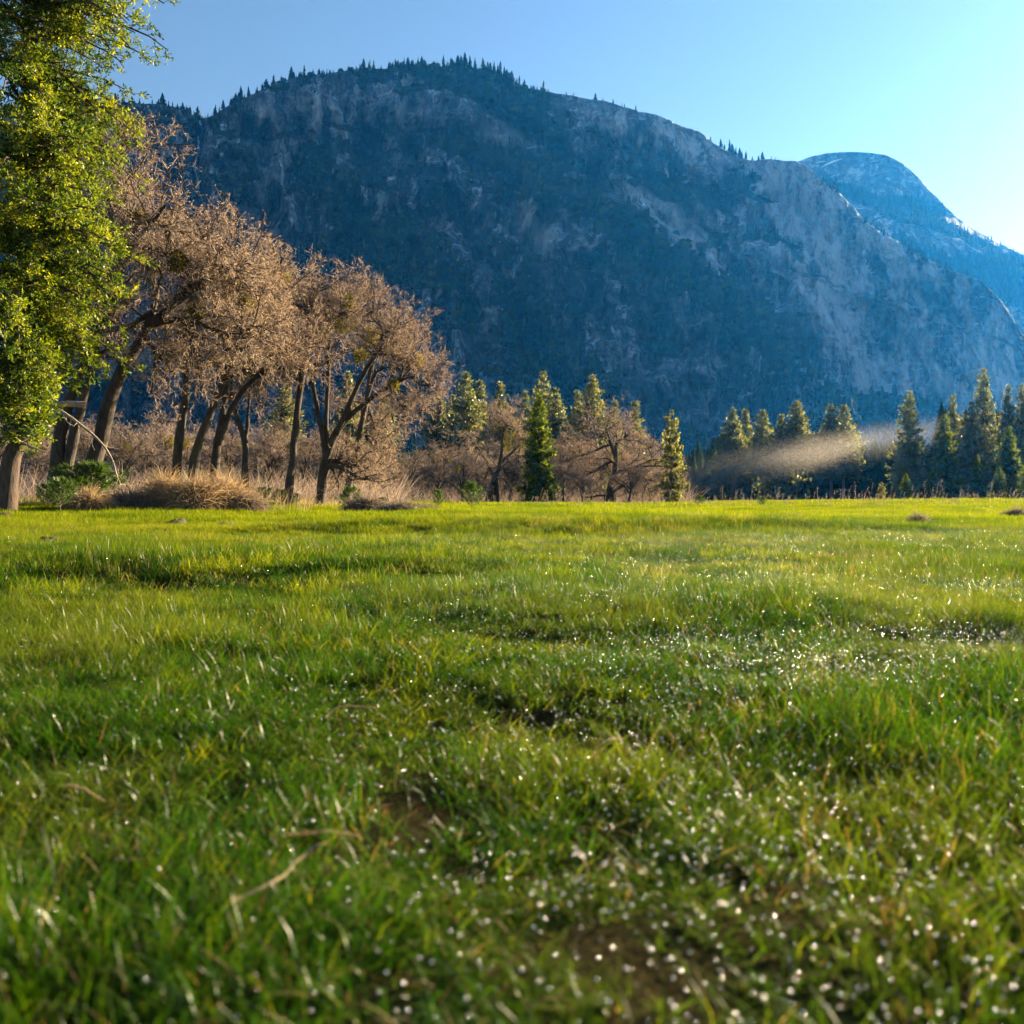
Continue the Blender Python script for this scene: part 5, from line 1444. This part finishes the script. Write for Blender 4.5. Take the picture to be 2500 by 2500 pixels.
def meadow(name, tiles, y0, y1, dens, margin, seed, smin, smax, label, follow=True):
    rg = np.random.default_rng(seed)
    x, y = field(rg, y0, y1, dens, margin)
    t = tall_map(x, y)
    keep = rg.random(len(x)) < np.clip(1.35 + 1.0 * (t + .25), .72, 1)
    x, y, t = x[keep], y[keep], t[keep]
    z = ground(x, y)
    s = np.clip(smin + (smax - smin) * (.45 + .75 * t), smin * .9, smax * 1.35)
    if y0 > 50:
        s = s * (1 + .9 * np.clip(fbm(x * .09, y * .09, 3, 231), -.3, 1))
    n = len(x)
    sc3 = np.stack([np.ones(n), np.ones(n), s], -1)
    rot = np.stack([rg.normal(size=n) * .06, rg.normal(size=n) * .06, rg.random(n) * 6.283], -1)
    # far grass is yellower, with sunlit brightness put into its colour; the change is gradual and patchy
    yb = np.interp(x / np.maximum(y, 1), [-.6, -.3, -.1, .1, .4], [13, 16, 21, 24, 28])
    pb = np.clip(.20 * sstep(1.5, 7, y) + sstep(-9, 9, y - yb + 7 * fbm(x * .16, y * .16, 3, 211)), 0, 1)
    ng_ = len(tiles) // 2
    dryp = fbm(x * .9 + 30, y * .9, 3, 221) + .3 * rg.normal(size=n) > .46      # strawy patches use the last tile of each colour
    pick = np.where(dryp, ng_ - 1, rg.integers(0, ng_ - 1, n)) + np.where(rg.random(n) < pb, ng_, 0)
    return gn_scatter(name, np.stack([x, y, z], -1), rot, sc3, pick, tiles, label, 'grass')


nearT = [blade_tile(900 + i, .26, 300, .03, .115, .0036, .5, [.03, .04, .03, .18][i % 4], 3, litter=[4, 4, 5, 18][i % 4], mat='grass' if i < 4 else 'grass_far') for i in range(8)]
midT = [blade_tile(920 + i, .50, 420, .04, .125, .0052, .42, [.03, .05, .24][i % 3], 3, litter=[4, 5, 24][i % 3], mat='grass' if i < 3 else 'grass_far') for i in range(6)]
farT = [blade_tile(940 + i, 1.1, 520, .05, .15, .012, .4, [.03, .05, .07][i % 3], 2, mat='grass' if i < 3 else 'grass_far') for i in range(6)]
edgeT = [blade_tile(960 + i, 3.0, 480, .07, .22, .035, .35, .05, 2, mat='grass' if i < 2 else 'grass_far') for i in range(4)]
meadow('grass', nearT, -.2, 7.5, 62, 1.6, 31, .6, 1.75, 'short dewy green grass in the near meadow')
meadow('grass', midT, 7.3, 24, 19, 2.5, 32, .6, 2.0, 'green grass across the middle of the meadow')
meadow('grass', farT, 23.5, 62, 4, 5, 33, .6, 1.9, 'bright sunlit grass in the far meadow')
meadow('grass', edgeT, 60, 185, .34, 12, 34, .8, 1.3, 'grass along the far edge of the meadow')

# dew on the blades
M['dew'], nt, out = mat_new('dew')
gl = nd(nt, 'BsdfGlossy'); gl.inputs['Roughness'].default_value = .25; gl.inputs[0].default_value = (1, .97, .9, 1)
tr = nd(nt, 'BsdfTranslucent'); tr.inputs[0].default_value = (.9, .9, .9, 1)
mx = nd(nt, 'MixShader'); mx.inputs[0].default_value = .12
nt.links.new(gl.outputs[0], mx.inputs[1]); nt.links.new(tr.outputs[0], mx.inputs[2]); nt.links.new(mx.outputs[0], out.inputs[0])
ph = (1 + 5 ** .5) / 2
iv = nrm(np.array([[-1, ph, 0], [1, ph, 0], [-1, -ph, 0], [1, -ph, 0], [0, -1, ph], [0, 1, ph], [0, -1, -ph], [0, 1, -ph], [ph, 0, -1], [ph, 0, 1], [-ph, 0, -1], [-ph, 0, 1]], float))
ifc = np.array([[0, 11, 5], [0, 5, 1], [0, 1, 7], [0, 7, 10], [0, 10, 11], [1, 5, 9], [5, 11, 4], [11, 10, 2], [10, 7, 6], [7, 1, 8], [3, 9, 4], [3, 4, 2], [3, 2, 6], [3, 6, 8], [3, 8, 9], [4, 9, 5], [2, 4, 11], [6, 2, 10], [8, 6, 7], [9, 8, 1]])
drop = mesh('dew_drop', iv, [ifc], smooth=False, mats=[M['dew']])
rg = np.random.default_rng(88)
PTS = []; SC = []
for y0, y1, dens, r0, r1 in ((.9, 3, 1150, .0012, .0025), (3, 8, 1300, .0013, .0026), (8, 20, 420, .0017, .0029), (20, 60, 34, .003, .006)):
    x, y = field(rg, y0, y1, dens, .8)
    u = x / np.maximum(y, .5)
    keep = rg.random(len(x)) < np.clip(.07 + 1.0 * sstep(-.35, .45, u), 0, 1) * np.clip(.75 + .6 * fbm(x * .8, y * .8, 2, 301), .15, 1)
    x, y = x[keep], y[keep]
    hh_ = rg.uniform(.04, .12, len(x)) * (1.0 if y1 < 9 else 1.3)
    PTS.append(np.stack([x, y, ground(x, y) + hh_], -1)); SC.append(rg.uniform(r0, r1, len(x)))
PTS = np.concatenate(PTS); SC = np.concatenate(SC)
gn_scatter('dew_drops', PTS, rg.random((len(PTS), 3)) * 6.283, np.repeat(SC[:, None], 3, 1), np.zeros(len(PTS), int), [drop], 'glittering dew drops on the grass blades', 'dew')

# single dry stalks lying on the grass
def stalk(pl, r, label):
    P = []
    for px, py, up in pl:
        Yg = CZ * F / (py - PY)
        for _ in range(6):
            x = (px - 1250) / F * Yg; Yg = max(.6, (CZ - float(ground(x, Yg)) - up) * F / (py - PY))
        P.append(at(px, py, Yg))
    P = resample(P, 12)
    tv, tf = tubes(P[None] + rng.normal(size=(1, 12, 3)) * .0016, np.linspace(r, r * .4, 12)[None] * .8 * (1 + .2 * rng.normal(size=(1, 12))), 6)
    link('dry_stalk', mesh('dry_stalk', tv - P[0], [tf, np.array([list(range(6))]), ], {'rnd': np.full(len(tv), .9)}, mats=[M['straw']]), loc=tuple(P[0]), label=label, cat='stalk', group='dry stalks on the grass')

stalk([(570, 2205, .05), (640, 2170, .06), (700, 2130, .07), (735, 2090, .09), (790, 2058, .11)], .0042, 'long pale bent stalk lying on the dark grass in the lower left')
stalk([(700, 2038, .07), (800, 2030, .08), (880, 2040, .07)], .0030, 'thin faint stalk just above the long pale bent one')
stalk([(1452, 1860, .03), (1460, 1830, .07), (1480, 1808, .09), (1522, 1802, .09)], .0042, 'pale hooked stalk in the middle of the dewy grass')
stalk([(160, 1916, .05), (205, 1926, .06), (258, 1955, .04)], .0036, 'curved tan stalk at the left of the grass')
stalk([(280, 2096, .04), (345, 2098, .05)], .0050, 'short straight tan stalk at the lower left')
stalk([(795, 1752, .03), (830, 1725, .06), (920, 1728, .05)], .0035, 'straw stalk beside the bare patch in the grass')

# ------------------------------------------------------------------ air
def box(name, lo, hi):
    v = np.array([[x, y, z] for x in (lo[0], hi[0]) for y in (lo[1], hi[1]) for z in (lo[2], hi[2])], float)
    f = np.array([[0, 1, 3, 2], [4, 6, 7, 5], [0, 4, 5, 1], [2, 3, 7, 6], [0, 2, 6, 4], [1, 5, 7, 3]])
    return mesh(name, v, [f], smooth=False)

m, nt, out = mat_new('haze')
pv = nd(nt, 'VolumePrincipled')
pv.inputs['Color'].default_value = (0.02, 0.29, 1.0, 1)
pv.inputs['Density'].default_value = 0.57e-4
pv.inputs['Anisotropy'].default_value = 0.5
pv.inputs['Absorption Color'].default_value = (1, 1, 1, 1)
nt.links.new(pv.outputs[0], out.inputs['Volume'])
hz = box('haze', (-2600, -600, -12), (2200, 4500, 1180)); hz.materials.append(m)
link('haze', hz, label='blue morning haze filling the valley air', cat='haze', kind='stuff')

def mist(name, px, py, Y, lx, ly, lz, tilt, dens, label):
    m, nt, out = mat_new(name)
    tc = nd(nt, 'TexCoord')
    ln = nd(nt, 'VectorMath', operation='LENGTH'); nt.links.new(tc.outputs['Object'], ln.inputs[0])
    f = mth(nt, 'SUBTRACT', 1.0, ln.outputs['Value'], True)
    f = mth(nt, 'POWER', f, 1.9)
    n = noise(nt, 1.1, 3, .5, tc.outputs['Object'])
    f = mth(nt, 'MULTIPLY', f, mth(nt, 'MULTIPLY', n, 2.0 * dens))
    m.cycles.volume_step_rate = 0.2
    pv = nd(nt, 'VolumePrincipled')
    pv.inputs['Color'].default_value = (0.95, 0.88, 0.78, 1); pv.inputs['Anisotropy'].default_value = 0.5
    nt.links.new(f, pv.inputs['Density']); nt.links.new(pv.outputs[0], out.inputs['Volume'])
    a = np.linspace(0, math.pi, 9); b_ = np.linspace(0, 2 * math.pi, 16, endpoint=False)
    v = np.array([[math.sin(t) * math.cos(u), math.sin(t) * math.sin(u), math.cos(t)] for t in a for u in b_])
    fq = [[i * 16 + j, i * 16 + 16 + j, i * 16 + 16 + (j + 1) % 16, i * 16 + (j + 1) % 16] for i in range(8) for j in range(16)]
    me = mesh(name, v, [np.array(fq)], mats=[m])
    o = link(name, me, loc=tuple(at(px, py, Y)), label=label, cat='mist', kind='stuff')
    o.scale = (lx, ly, lz); o.rotation_euler = (0, R_(-tilt), 0)
    return o

mist('mist', 1822, 1140, 236, 78, 20, 7.0, 11.0, .012, 'slanting sun shaft shaped as a bank of mist in front of the dark wood')  # tilted, warm-tinted mist body: a shaft of sunlight put into shape and colour
